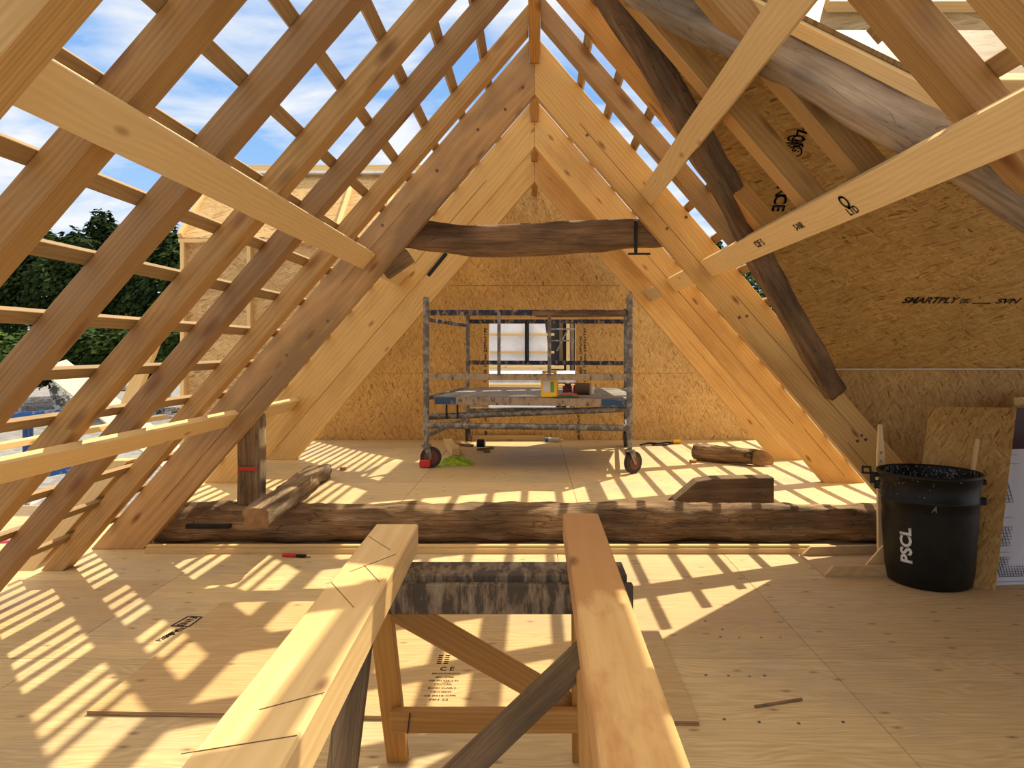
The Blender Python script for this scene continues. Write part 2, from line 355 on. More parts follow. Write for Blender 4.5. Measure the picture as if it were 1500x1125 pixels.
def text(name, body, M, size, mat, parent, width=None, depth=0, wrap=None, shear=0, outline=False):
    cu = bpy.data.curves.new(name, 'FONT'); cu.body = body; cu.size = size; cu.shear = shear; cu.offset = size * (.045 if body == 'PSCL' else .02)
    cu.align_x = 'CENTER'; cu.align_y = 'CENTER'; cu.resolution_u = 3
    o = bpy.data.objects.new(name, cu); COL.objects.link(o)
    dg = bpy.context.evaluated_depsgraph_get(); me = bpy.data.meshes.new_from_object(o.evaluated_get(dg))
    bpy.data.objects.remove(o); bpy.data.curves.remove(cu)
    bm = bmesh.new(); bm.from_mesh(me); bpy.data.meshes.remove(me)
    if width:
        xs = [v.co.x for v in bm.verts]; s = width / (max(xs) - min(xs))
        for v in bm.verts: v.co.x *= s
    if wrap:
        bmesh.ops.subdivide_edges(bm, edges=bm.edges[:], cuts=1)
        for v in bm.verts: v.co = wrap(v.co)
        M = Matrix.Identity(4)
    # give the print a hair of thickness
    r = bmesh.ops.extrude_face_region(bm, geom=bm.faces[:])
    ob = link(name, bm, mat, M, parent, world=bool(wrap)) if False else None
    bm2 = bm
    bmesh.ops.delete(bm2, geom=[g for g in r['geom'] if isinstance(g, bmesh.types.BMFace)], context='FACES_ONLY')
    me = bpy.data.meshes.new(name); bm2.to_mesh(me); bm2.free(); me.materials.append(mat)
    ob = bpy.data.objects.new(name, me); COL.objects.link(ob); ob.parent = parent
    ob.matrix_basis = parent_world(parent).inverted() @ M
    return ob
def quadM(o, x, y):            # frame from origin and in-plane x, y directions
    x = Vector(x).normalized(); z = x.cross(Vector(y)).normalized(); y = z.cross(x)
    return Matrix(((x.x, y.x, z.x, o[0]), (x.y, y.y, z.y, o[1]), (x.z, y.z, z.z, o[2]), (0, 0, 0, 1)))
ORD = ['lowest', 'second', 'third', 'fourth', 'fifth', 'sixth', 'seventh', 'eighth', 'ninth', 'tenth', 'eleventh', 'twelfth', 'thirteenth', 'fourteenth', 'fifteenth', 'sixteenth', 'seventeenth']
def ordn(i): return ORD[i]
C = .86
UPF = .24                        # level of the far floor
# ------------------------------------------------------------------ floors
def sheets(name, xs, ys, z0, z1, mat, gap=.003):
    bm = bmesh.new()
    for i in range(len(xs) - 1):
        for j in range(len(ys) - 1):
            box(bm, (xs[i] + gap / 2, ys[j] + gap / 2, z0), (xs[i + 1] - gap / 2, ys[j + 1] - gap / 2, z1), .0015)
    return link(name, bm, mat)
fl = tag(sheets('floor', [-3.33, -2.36, .167, 1.387, 3.83, 6.2], [.3, 1.15, 2.37, 3.59, 4.81, 5.945], -.05, 0, PLYF), kind='structure')
fu = sheets('floor_far', [-3.15, -1.1, .35, 1.9, 3.2], [5.95, 7.0, 8.22, 9.44, 10.3], UPF - .2, UPF, PLYF); tag(fu, kind='structure')
# ------------------------------------------------------------------ gable wall with window
def poly_wall(name, outer, hole, y0, y1, mat, axis='Y'):
    bm = bmesh.new(); (hx0, hz0), (hx1, hz1) = hole
    # strips: left, right, below, above
    def sect(poly):
        a = [bm.verts.new((x, y0, z)) for x, z in poly]; b = [bm.verts.new((x, y1, z)) for x, z in poly]
        bm.faces.new(a[::-1]); bm.faces.new(b)
        for i in range(len(poly)): bm.faces.new((a[i], a[(i + 1) % len(poly)], b[(i + 1) % len(poly)], b[i]))
    top = lambda x: 2.09 / C + 1.5 - abs(x) / C
    zb = outer
    xe = C * (2.09 / C + 1.5 - zb)
    sect([(-xe, zb), (hx0, zb), (hx0, top(hx0))])
    sect([(hx1, zb), (xe, zb), (hx1, top(hx1))])
    sect([(hx0, zb), (hx1, zb), (hx1, hz0), (hx0, hz0)])
    t = [(hx0, hz1), (hx1, hz1), (hx1, top(hx1))]
    if hx0 < 0 < hx1: t.append((0, top(0)))
    t.append((hx0, top(hx0))); sect(t)
    M = quadM((0, y0, zb), (0, 0, 1), (-1, 0, 0))
    return link(name, bm, mat, M)
GY = 10.32; w0 = at(716, 575, GY); w1 = at(843, 470, GY)
WX0, WX1, WZ0, WZ1 = w0.x, w1.x, w0.z - .25, w1.z
wg = tag(poly_wall('wall_back', .0, ((WX0, WZ0), (WX1, WZ1)), GY, GY + .02, OSB), kind='structure')
bm = bmesh.new()
box(bm, (WX0 - .04, GY - .004, WZ1), (WX1 + .04, GY + .16, WZ1 + .04)); box(bm, (WX0 - .04, GY - .004, WZ0 - .04), (WX1 + .04, GY + .16, WZ0))
box(bm, (WX0 - .012, GY - .004, WZ0), (WX0, GY + .16, WZ1)); box(bm, (WX1, GY - .004, WZ0), (WX1 + .012, GY + .16, WZ1))
wn = tag(link('window_1', bm, PINEL), kind='structure')
for i, (px, py, w) in enumerate(((712, 490, .5), (845, 495, .55))):
    pass
# print columns and nail strips on the gable wall
for px, ya, yb in ((857, 480, 560), (851, 492, 552), (848, 608, 645), (711, 480, 560), (712, 600, 640)):
    a = at(px, ya, GY - .003); b_ = at(px, yb, GY - .003)
    text('board_print', 'OSB3 18mm 2397x1197', quadM(((a.x + b_.x) / 2, GY - .003, (a.z + b_.z) / 2), (0, 0, 1), (-1, 0, 0)), .05, INK, wg, width=abs(a.z - b_.z))
# board joints on the gable wall
for zz in (1.17, 2.39):
    bm = bmesh.new(); xx = C * (2.05 / C + 1.5 - zz) - .1; box(bm, (-xx, GY - .0015, zz - .002), (WX0 - .02 if zz < WZ1 else xx, GY, zz + .002), 0)
    if zz < WZ1: box(bm, (WX1 + .02, GY - .0015, zz - .002), (xx, GY, zz + .002), 0)
    link('board_joint', bm, CARD, parent=wg)
# ------------------------------------------------------------------ trusses and rafters
def leg_poly(s, ai, ao, zlo, rb=True, zcut=None):
    """outline of one rafter leg on side s between half widths ai, ao"""
    xi = lambda z: ai - C * (z - 1.5); zi = lambda x: 1.5 + (ai - x) / C; zo = lambda x: 1.5 + (ao - x) / C
    e = .002; h = .042
    if ai > 1.9:     # common rafter: plumb cut on the ridge board
        p = [(xi(zlo), zlo), (ao - C * (zlo - 1.5), zlo), (h, zo(h)), (h, zi(h))]
    else:
        zr = 3.648
        p = [(xi(zlo), zlo), (ao - C * (zlo - 1.5), zlo), (h, zo(h)), (h, zr), (e, zr), (e, zi(e))]
    return [(s * x, z) for x, z in p]
def truss_leg(name, s, y0, y1, zlo, mat, label, ai=1.65, ao=2.04, cat='truss leg'):
    d = (-s * C, 0, 1)
    return tag(prism(name, leg_poly(s, ai, ao, zlo), y0, y1, mat, d), label, cat)
T1 = (5.55, 5.64); T2 = (6.98, 7.06); T3 = (8.44, 8.52); T0 = (1.55, 1.67)
t1l = truss_leg('truss_leg', -1, *T1, 0.001, TRUSSD, 'wide stained left leg of the near main truss, at the end of the long log')
t1r = truss_leg('truss_leg', 1, *T1, 0.001, TRUSS, 'wide bright right leg of the near main truss, its foot behind the black barrel')
t2l = truss_leg('truss_leg', -1, *T2, UPF, TRUSS, 'left leg of the middle truss, foot hidden behind the upright post with red tape')
t2r = truss_leg('truss_leg', 1, *T2, UPF, TRUSS, 'right leg of the middle truss, foot on the sunlit far floor')
t3l = truss_leg('truss_leg', -1, *T3, UPF, TRUSS, 'left leg of the farthest truss, just before the gable wall')
t3r = truss_leg('truss_leg', 1, *T3, UPF, TRUSS, 'right leg of the farthest truss, foot beyond the round log offcut')
truss_leg('truss_leg', -1, *T0, 1.2, PINE, 'very wide timber in the upper left corner, nearest to the viewer')
truss_leg('truss_leg', 1, *T0, 1.2, PINE, 'dark timber clipped by the upper right corner, nearest on the right')
for leg_, s_, y_, segs in ((t1r, 1, T1[0], ((1.80, 3.2, 2.1, .0), (1.86, 1.9, .9, .02), (1.75, .8, .1, 0))), (t2r, 1, T2[0], ((1.83, 2.4, .8, .01), (1.9, .75, .3, 0))), (t1l, -1, T1[0], ((1.80, 1.3, .35, .01), (1.88, 2.6, 2.0, 0))), (t3r, 1, T3[0], ((1.85, 1.6, .6, 0),)), (t2l, -1, T2[0], ((1.83, 3.1, 2.3, 0),))):
    for a_, za, zb, dv in segs:
        beam('drying_crack', (s_ * (a_ - C * (za - 1.5)), y_, za), (s_ * (a_ + dv - C * (zb - 1.5)), y_, zb), .003, .004, OLD, up=(0, 1, 0), parent=leg_, bev=0)
def nails(leg_, s_, y_, lst):
    for px, py in lst:
        bm = bmesh.new(); p = at(px, py, y_); tube(bm, p + Vector((0, -.003, 0)), p + Vector((0, .002, 0)), .012, 8)
        link('nail_head', bm, OLD, Matrix.Translation(p), leg_)
nails(t1r, 1, T1[0], ((860, 198), (977, 335), (1005, 318), (1083, 465), (1094, 463), (1256, 646), (1262, 638), (1268, 644)))
nails(t1l, -1, T1[0], ((766, 128), (740, 160), (700, 190), (640, 250), (560, 330), (480, 470), (420, 520)))
A_I, A_O = 1.905, 2.055; TH = .125
LEFT = [(5.13, 'pale common rafter next to the near main truss on the left'), (4.33, 'dark common rafter on the left, one in front of the pale one'),
        (3.73, 'left rafter ending behind the low runner board, third from the near main truss'), (3.03, 'left rafter passing in front of the dark bushes, fourth from the near main truss'),
        (2.40, 'broad left rafter with a big ringed knot, beside the corner timber')]
RIGHT = [(4.99, 'grey brown rafter right of the ridge, beside the near main truss'), (4.38, 'orange rafter right of the ridge that passes behind the dark old valley beam'),
         (3.67, 'short lit rafter end showing above the long runner, right of the dark valley beam'), (3.07, 'rafter ending on the long runner between the two valley beams'),
         (2.30, 'big knotted rafter in the upper right in front of the bright board roof')]
for yf, lab in LEFT:
    zlo = 0.001
    tag(prism('common_rafter', leg_poly(-1, A_I, A_O, zlo), yf - TH, yf, {4.33: PINED, 3.03: PINED}.get(yf, PINE), (C, 0, 1)), lab, 'rafter')
for yf, lab in RIGHT:
    zlo = 2.125 if yf > 2.5 else 1.25
    tag(prism('common_rafter', leg_poly(1, A_I, A_O, zlo), yf - TH, yf, {4.99: PINEY, 4.38: PINEO}.get(yf, PINE), (-C, 0, 1)), lab, 'rafter')
bm = bmesh.new(); box(bm, (-.04, 1.25, 3.65), (.04, GY, 3.83), .003)
tag(link('ridge_board', bm, PINE, frame((0, 1.25, 3.74), (0, 1, 0))), 'ridge board along the peak where the rafters meet', 'ridge board')
# ------------------------------------------------------------------ battens
sd = {1: Vector((-C, 0, 1)).normalized(), -1: Vector((C, 0, 1)).normalized()}
P2 = lambda z: 5.68 - (z - 1.35) / 1.11            # far cross roof sheet: Y at height z
PN = lambda z: 2.23 + (z - 2.12) / 1.09            # near cross roof sheet
def batten(s, z, y0, y1, label):
    nrm = Vector((s, 0, C)).normalized(); x = s * (A_O - C * (z - 1.5)); c = Vector((x, 0, z)) + nrm * .0135
    p0 = Vector((c.x, y0, c.z)); p1 = Vector((c.x, y1, c.z))
    o = beam('roof_batten', p0, p1, .062, .026, PINEB, up=tuple(nrm), bev=.0015)
    tag(o, label, 'batten')
def topw(i, n):
    return ordn(i)
ZB = [.213 + .2345 * i for i in range(15)]
for i, z in enumerate(ZB):
    nm = 'roof batten across the left slope, %s one up from the eave' % ('first' if i == 0 else ordn(i))
    batten(-1, z, 1.25, GY, nm)
for i, z in enumerate(ZB):
    yv = P2(z) - .12 if z > 1.35 else 5.72
    batten(1, z, yv + .16 if z > 1.35 else 5.75, GY, 'far roof batten on the right slope, %s one up from the eave' % ('first' if i == 0 else ordn(i)))
    y1 = PN(z) - .12
    if y1 > 1.6:
        k = 14 - i
        batten(1, z, 1.25, y1, 'near roof batten on the right slope, %s one down from the ridge' % ('first' if k == 0 else ordn(k)))
# ------------------------------------------------------------------ runners (horizontal boards along the rafters)
def runner(s, a, h, y0, y1, w, label, t=.045):
    z = 1.5 + h; x = s * (a - C * h); nrm = Vector((s, 0, C)).normalized()
    c = Vector((x, 0, z)) + nrm * (t / 2)
    return tag(beam('runner_board', (c.x, y0, c.z), (c.x, y1, c.z), w, t, PINEL, up=tuple(nrm), bev=.002), label, 'board')
AR = 1.80
rl = runner(-1, AR, .655, 1.68, 5.545, .145, 'long upper runner board crossing under the left rafters')
runner(-1, AR, .655, 5.65, 6.97, .145, 'short pale runner piece between the near and middle trusses on the left')
runner(-1, AR, -.53, 1.68, 5.545, .135, 'low runner board crossing the left rafters near the floor')
runner(-1, AR, -.53, 5.65, 6.97, .135, 'low runner piece behind the upright post on the left')
rr = runner(1, AR, .60, 1.68, 5.545, .145, 'long stamped runner board on the right, lower of the two')
runner(1, AR, .60, 5.65, 6.97, .145, 'short runner piece between the near and middle trusses on the right')
runner(1, AR, .60, 7.07, 8.43, .145, 'short runner piece between the middle and far trusses on the right')
runner(1, AR, 1.13, 1.68, 5.545, .125, 'upper right runner board with a long crack, crossing the old beams')
# stamps on the runner
def on_runner(px, py, body, size, width=None):
    p = sl(px, py, AR - .004); y = Vector((-C, 0, 1)).normalized()
    text('stamp', body, quadM(p, (0, -1, 0), y), size, INK, rr, width)
on_runner(1237, 297, 'O', .085); on_runner(1249, 309, 'LTD', .05)
on_runner(1170, 332, 'S-NR', .05); on_runner(1112, 357, 'C2F S', .06)
# sister rafter outside the battens on the left
tag(prism('sister_rafter', [(-(2.10 - C * (z - 1.5)), z) for z in (0.001, .75)] + [(-(2.22 - C * (z - 1.5)), z) for z in (.75, .001)], 5.0, 5.12, PINEL, (C, 0, 1)), 'short pale rafter doubled outside the battens at the left eave', 'rafter')
nr = Vector((1, 0, C)).normalized()
def rp(z, y): return Vector((A_O - C * (z - 1.5), y, z)) + nr * .03
tag(slab('roof_sheathing', [rp(2.3, 7.95), rp(2.3, 10.1), rp(3.8, 10.1), rp(3.8, 7.95)], nr, .018, OSB, quadM(rp(2.3, 7.95), (0, 1, 0), (-C, 0, 1))), 'hidden strand board sheet added high on the right slope to shade the far floor', 'roof sheathing')  # hidden sheet added to keep the sun off the middle of the far floor
# ------------------------------------------------------------------ right cross wing
yl = 5.68
wr = bmesh.new(); xw = lambda z: 2.10 - C * (z - 1.5)
poly = [(xw(-.05) - .11, -.05), (6.2, -.05), (6.2, 1.35), (xw(1.35) - .11, 1.35)]
a = [wr.verts.new((x, yl, z)) for x, z in poly]; b_ = [wr.verts.new((x, yl + .018, z)) for x, z in poly]
wr.faces.new(a[::-1]); wr.faces.new(b_)
for i in range(4): wr.faces.new((a[i], a[(i + 1) % 4], b_[(i + 1) % 4], b_[i]))
tag(link('wall_right', wr, OSBR, quadM((2, yl, 0), (0, 0, 1), (-1, 0, 0))), kind='structure')
YR = 3.62; ZR = 1.35 + 1.11 * (5.68 - YR)
n2 = (0, 1.11, 1)
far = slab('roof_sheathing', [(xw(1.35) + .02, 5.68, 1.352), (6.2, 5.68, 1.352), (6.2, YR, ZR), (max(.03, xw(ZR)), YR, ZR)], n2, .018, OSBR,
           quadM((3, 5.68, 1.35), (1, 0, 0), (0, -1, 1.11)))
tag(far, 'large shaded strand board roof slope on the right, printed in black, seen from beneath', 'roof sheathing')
PNZ = lambda y: 2.12 + 1.09 * (y - 2.23)
yb0 = 1.0
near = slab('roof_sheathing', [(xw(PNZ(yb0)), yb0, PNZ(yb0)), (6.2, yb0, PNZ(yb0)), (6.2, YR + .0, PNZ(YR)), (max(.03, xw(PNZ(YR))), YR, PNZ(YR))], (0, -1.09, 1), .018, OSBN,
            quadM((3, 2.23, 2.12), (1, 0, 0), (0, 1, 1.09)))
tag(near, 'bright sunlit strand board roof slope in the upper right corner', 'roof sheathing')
# horizontal battens on the near sheet
for (py, lab) in ((21, 'upper horizontal batten on the bright board roof at the top right'), (137, 'lower horizontal batten on the bright board roof at the right edge')):
    h = (HY - py) / F           # z = 1.5 + h*Y ; sheet z = 2.26+1.09(Y-2.23)
    Y = (1.5 - 2.12 + 1.09 * 2.23) / (1.09 - h); z = 1.5 + h * Y
    nn = Vector((0, -1.09, 1)).normalized(); c = Vector((0, Y, z)) + nn * .035
    tag(beam('counter_batten', (xw(z) + .12, c.y, c.z), (6.0, c.y, c.z), .05, .05, PINEL, up=tuple(nn)), lab, 'batten')
# valley edge board on the near sheet
va = Vector((xw(PNZ(3.45)) + .03, 3.45, PNZ(3.45))); vb = Vector((xw(PNZ(1.3)) + .03, 1.3, PNZ(1.3)))
nn = Vector((0, -1.09, 1)).normalized()
tag(beam('valley_board', va - nn * .034, vb - nn * .034, .09, .06, PINEL, up=tuple(nn)), 'pale valley board edging the bright board roof above the grey old beam', 'board')
# prints on the shaded roof slope
def on_far(px, py, off=.004):      # hit of the sight line with the far sheet underside
    dx = (px - CX) / F; dz = (HY - py) / F
    Y = (1.35 + 1.11 * 5.68 - 1.5) / (1.11 + dz); nn = Vector(n2).normalized()
    return Vector((dx * Y, Y, 1.5 + dz * Y)) - nn * off
def far_print(px, py, body, size, width, vert=False, shear=.3):
    p = on_far(px, py); up = Vector((0, -1, 1.11)).normalized()
    M = quadM(p, (0, up.y * -1, up.z * -1), (1, 0, 0)) if vert else quadM(p, (1, 0, 0), up)
    if vert: M = quadM(p, -up, (1, 0, 0))
    return text('board_print', body, M, size, INK, far, width, shear=shear)
far_print(1361, 440, 'SMARTPLY', .075, .40); far_print(1413, 441, '®EU', .055, .075)
bm = bmesh.new(); pa = on_far(1424, 444, .002); pb = on_far(1451, 444, .002)
box(bm, (pa.x, pa.y - .001, pa.z - .003), (pb.x, pb.y + .001, pb.z + .003), 0); link('board_print', bm, INK, parent=far)
far_print(1475, 441, 'SVN', .06, .17)
far_print(1180, 168, 'SMARTPLY®', .085, .52, True, .25); far_print(1167, 207, 'CA', .1, .085, True, 0); far_print(1160, 207, 'UK', .1, .085, True, 0)
far_print(1144, 280, 'N', .1, .07, True, 0); far_print(1141, 297, 'CE', .11, .12, True, 0)
far_print(1270, 560, '', .1, None) if False else None
# joint strip where slope meets wall
bm = bmesh.new(); box(bm, (2.26, 5.655, 1.343), (6.2, 5.679, 1.351), .001); link('board_edge', bm, PINEL, parent=far)
# old valley beams
pv = [(868, -60), (900, 0), (945, 69), (985, 140), (1038, 230), (1082, 310), (1116, 382), (1146, 438), (1190, 515), (1222, 574)]
oldbeam('valley_beam', [sl(x, y, 1.915) for x, y in pv], .13, .17, OLD, up=(1, 0, .86), rnd=.12, seed=3, rough=.008)
tag(bpy.data.objects['valley_beam'], 'dark crooked old valley beam running from the peak down to the near main truss', 'beam')
pv = [(925, -25), (1010, 22), (1060, 42), (1130, 76), (1210, 118), (1300, 168), (1400, 215), (1500, 278), (1620, 360)]
o = oldbeam('valley_beam', [sl(x, y, 1.99) for x, y in pv], .175, .17, OLDG, up=(1, -.3, .5), rnd=.06, seed=9, rough=.007)
tag(o, 'grey weathered old beam running down to the right under the bright board roof', 'beam')
# cripple piece by the valley beam: orange lit face
# ------------------------------------------------------------------ collar beam
cb = [at(x, y, 5.73) for x, y in ((575, 340), (620, 345), (700, 353), (783, 351), (860, 346), (930, 343), (1000, 342))]
col = oldbeam('collar_beam', cb, .14, .25, OLD, rnd=.04, seed=21, rough=.007, ws=lambda u: .96 + .12 * math.sin(u * math.pi) ** 2)
tag(col, 'dark old collar beam slung across the near main truss', 'beam')
bm = bmesh.new(); p = at(931, 343, 5.6); box(bm, (p.x - .004, 5.64, p.z - .14), (p.x + .02, 5.655, p.z + .11)); box(bm, (p.x - .05, 5.645, p.z - .15), (p.x + .12, 5.66, p.z - .135))
link('iron_strap', bm, IRON, parent=col)
a = at(563, 400, 5.70); b_ = at(601, 374, 5.70)
tag(beam('timber_stub', a, b_, .1, .11, OLDB), 'short dark timber stub beside the near truss left of the collar beam', 'timber offcut')
a = at(627, 404, 6.965); b_ = at(654, 371, 6.965)
tag(beam('iron_bar', a, b_, .02, .035, IRON), 'thin dark iron bar hanging beneath the left end of the collar beam', 'bar')
# ------------------------------------------------------------------ log, plate, post
lg = oldbeam('log_beam', [(-2.98, 5.80, .148), (-1.6, 5.80, .152), (-.4, 5.80, .146), (.8, 5.80, .15), (1.8, 5.80, .147), (2.95, 5.80, .15)], .29, .295, LOG, rnd=.62, seed=5, rough=.02, seg=32, step=.03)
tag(lg, 'long dark round log lying across the room between the truss feet', 'log')
bm = bmesh.new()
bm2 = at(300, 785, 5.47)
box(bm, (-2.66, 5.63, .135), (-2.32, 5.67, .165), .004)
link('iron_spike', bm, IRON, parent=lg)
bm = bmesh.new(); box(bm, (-2.86, 5.425, 0), (2.2, 5.475, .038), .002); box(bm, (-2.86, 5.44, .039), (2.2, 5.485, .058), .002)
tag(link('sole_plate', bm, PINEL, frame((-2.86, 5.44, .02), (1, 0, 0))), 'thin pale timber strip on the floor in front of the long log', 'timber strip')
p0 = at(365, 738, 5.75); 
post = oldbeam('timber_post', [(p0.x, 5.80, .285), (p0.x, 5.80, 1.05)], .2, .19, OLDB, up=(0, 1, 0), rnd=.08, seed=31, rough=.006)
tag(post, 'weathered upright post with red tape standing on the log beneath the near left truss leg', 'post')
bm = bmesh.new(); q = at(359, 688, 5.655); box(bm, (q.x - .075, 5.692, q.z - .014), (q.x + .07, 5.706, q.z + .014), .002); link('red_tape', bm, RED, parent=post)
# bracket under truss T1 to log left : cut stub on log
stub = [(-1.86, 4.93, .375), (-1.90, 5.5, .375), (-1.97, 6.2, .365), (-2.05, 6.9, .335), (-2.09, 7.28, .30)]
o = oldbeam('hewn_offcut', stub, .19, .14, OLDB, rnd=.08, seed=13, rough=.013)
tag(o, 'hewn old beam end resting across the log beside the upright post', 'timber offcut')
# wedge beam
yw = 6.03
wp = [(1.112, UPF), (1.955, UPF), (1.955, UPF + .215), (1.46, UPF + .205), (1.33, UPF + .185)]
tag(prism('wedge_offcut', wp, yw, yw + .17, GREYT, (1, 0, 0), bev=.006), 'brown squared beam offcut with a slanted left end lying behind the log', 'timber offcut')
a = at(1017, 662, 8.25); b_ = at(1108, 673, 8.0); a.z = UPF + .1; b_.z = UPF + .09
o = oldbeam('log_offcut', [(1.84, 8.45, UPF + .095), (2.14, 8.2, UPF + .095), (2.42, 7.98, UPF + .09)], .19, .18, LOG, rnd=.8, seed=17, rough=.012, cut1=(1.4, -.5))
tag(o, 'short round log offcut with an orange cut end on the far floor', 'log')
# ------------------------------------------------------------------ sawhorse and beams
def long_beam(name, xn0, xn1, xf0, xf1, y0, y1, z0, z1, mat, label):
    c = [(xn0, y0, z0), (xn1, y0, z0), (xf1, y1, z0), (xf0, y1, z0), (xn0, y0, z1), (xn1, y0, z1), (xf1, y1, z1), (xf0, y1, z1)]
    bm = bmesh.new(); hexa(bm, [Vector(p) for p in c], .005)
    o = link(name, bm, mat, frame(c[0], Vector(c[3]) - Vector(c[0])))
    return tag(o, label, 'beam')
lb = long_beam('sawn_beam', -.493, -.342, -.546, -.400, .35, 2.545, .807, .90, BEAMW, 'pale squared beam with pencil marks on the sawhorse, left of the two')
rb_ = long_beam('sawn_beam', .093, .222, .104, .234, .35, 2.71, .807, .90, wood('wet_beam', (.60, .33, .11), (.72, .46, .18), vary=.04, ring=12, stain=(.44, .20, .06), knotsize=.14, st=(.47, .53), sf=.8, kp=.3), 'reddish stained squared beam on the sawhorse, right of the two')
for u0, v0, u1, v1 in ((540, 786, 572, 806), (512, 838, 580, 812), (533, 828, 556, 853), (485, 853, 518, 890), (380, 1040, 475, 1015), (265, 1105, 435, 1078)):
    a = at(u0, v0, 1); b_ = at(u1, v1, 1); ka = .6 / (1.5 - a.z); kb = .6 / (1.5 - b_.z)
    A = Vector((a.x * ka, ka, .9008)); B = Vector((b_.x * kb, kb, .9008))
    beam('pencil_mark', A, B, .0014, .001, CARD, parent=lb, bev=0)
sh = empty('sawhorse', (-.16, 2.3, 0), 'grey and orange timber sawhorse with crossed braces holding the two beams', 'sawhorse')
ty0, ty1 = 2.245, 2.42
bm = bmesh.new(); box(bm, (-.60, ty0, .695), (.30, ty0 + .03, .785), .003)
link('front_rail', bm, SPLASH, frame((-.6, ty0, .74), (1, 0, 0)), sh)
bm = bmesh.new(); box(bm, (-.58, ty0 + .032, .742), (.285, ty1, .806), .003)
link('top_rail', bm, SPLASH, frame((-.58, 2.3, .77), (1, 0, 0)), sh)
def leg(p0, p1, mat, nm='leg', w=.075, t=.04):
    return beam(nm, p0, p1, w, t, mat, up=(0, 1, .15), parent=sh)
leg((-.498, 2.36, .73), (-.498, 2.70, 0.005), ORNG); leg((.155, 2.36, .73), (.175, 2.70, 0.005), ORNG)
leg((-.515, 2.215, .72), (-.54, 1.86, 0.005), GREYT, w=.08); leg((.155, 2.215, .72), (.165, 1.86, 0.005), ORNG)
# back braces
beam('brace', (-.47, 2.40, .675), (.19, 2.62, .20), .03, .085, ORNG, parent=sh)
beam('cross_rail', (-.49, 2.525, .235), (.17, 2.525, .235), .04, .075, ORNG, parent=sh)
beam('brace', (.17, 2.155, .635), (-.57, 1.88, .06), .03, .085, GREYT, parent=sh)
for px in (597, 765):
    p = at(px, 1070, 2.502); beam('crack_mark', (p.x, 2.503, .20), (p.x + .008, 2.503, .27), .004, .003, INK, parent=sh, bev=0)
# ------------------------------------------------------------------ loose plywood sheet
pts = [(-1.835, 3.03, 0.001), (.655, 2.945, 0.001), (.655, 4.33, 0.001), (-1.835, 4.33, 0.001)]
sheet = slab('plywood_sheet', pts, (0, 0, 1), .018, PLYS, Matrix.Translation((-.6, 3.6, 0)))
tag(sheet, 'loose plywood sheet lying flat on the floor beneath the sawhorse', 'plywood sheet')
sheet.data.materials.append(PLYE)
for p in sheet.data.polygons:
    if abs(p.normal.z) < .5: p.material_index = 1
def on_floor(px, py, z=0): Y = (1.5 - z) * F / (py - HY); return Vector(((px - CX) / F * Y, Y, z))
# stamps on floor and sheet
def stamp_lines(par, cx, cy, z, lines, pitch, size, wd, rotated=False):
    for i, t in enumerate(lines):
        if rotated: M = quadM((cx - i * pitch * 0, cy - i * pitch, z), (1, 0, 0), (0, 1, 0))
        else: M = quadM((cx, cy - i * pitch, z), (1, 0, 0), (0, 1, 0))
        text('floor_print', t, M, size, INK, par, wd[i] if isinstance(wd, (list, tuple)) else wd)
p = on_floor(655, 980, .019)
text('floor_print', 'C E', quadM((p.x, p.y, .0195), (1, 0, 0), (0, 1, 0)), .06, INK, sheet, .065)
stamp_lines(sheet, p.x, p.y - .05, .0195, ['SPRUCE PLYWOOD', 'EN 13986', 'S2S EN 636-2 E1', 'STRUCTURAL', 'BOND CLASS 3', 'F18/10 E60/30', 'CE 0416-CPR', 'FIN 22'], .036, .022, [.13, .08, .13, .08, .12, .09, .14, .08])
for i, w in enumerate((0, 1)):
    p2 = on_floor(645 + i * 10, 966, .019)
    text('floor_print', 'IIIII', quadM((p2.x, p2.y, .0195), (0, 1, 0), (-1, 0, 0)), .03, INK, sheet, .10)
pA = [on_floor(x, y) for x, y in ((251, 917), (276, 903), (296, 904), (277, 918))]
for i in range(4):
    a, b_ = pA[i], pA[(i + 1) % 4]; beam('floor_print', a + Vector((0, 0, .001)), b_ + Vector((0, 0, .001)), .012, .001, INK, parent=fl, bev=0)
c = sum(pA, Vector()) / 4; dx = (pA[1] - pA[0])
text('floor_print', 'EN13', quadM((c.x, c.y, .0015), dx, pA[0] - pA[3]), .06, INK, fl, .13)
for i, (t, px, py) in enumerate((('PCL', 262, 924), ('E60/30', 252, 928), ('F20/10', 243, 933))):
    p = on_floor(px, py); text('floor_print', t, quadM((p.x, p.y, .0015), dx, pA[0] - pA[3]), .045, INK, fl, .12)
# screws on the floor
def disc(bm, p, r, h=.003, seg=10):
    tube(bm, p, Vector(p) + Vector((0, 0, h)), r, seg)
scr = [(1061, 1054), (1112, 1058), (1170, 1060), (1235, 1058), (1034, 989), (1067, 990), (1098, 991), (1120, 990), (1055, 933), (1083, 934), (1115, 934), (1143, 934), (1033, 910), (1058, 922), (860, 815), (1432, 925)]
for i, (px, py) in enumerate(scr):
    p = on_floor(px, py); bm = bmesh.new(); disc(bm, p, .007)
    tag(link('screw', bm, GALV), 'small screw head set in the plywood floor in front of the barrel' if px > 900 else 'small screw head in the floor strip between the two beams', 'screw', 'floor screws')
a = on_floor(1105, 1035, .006); b_ = on_floor(1175, 1024, .006)
tag(beam('wood_splinter', a, b_, .012, .01, OLD), 'thin dark wood splinter on the right foreground floor', 'splinter')
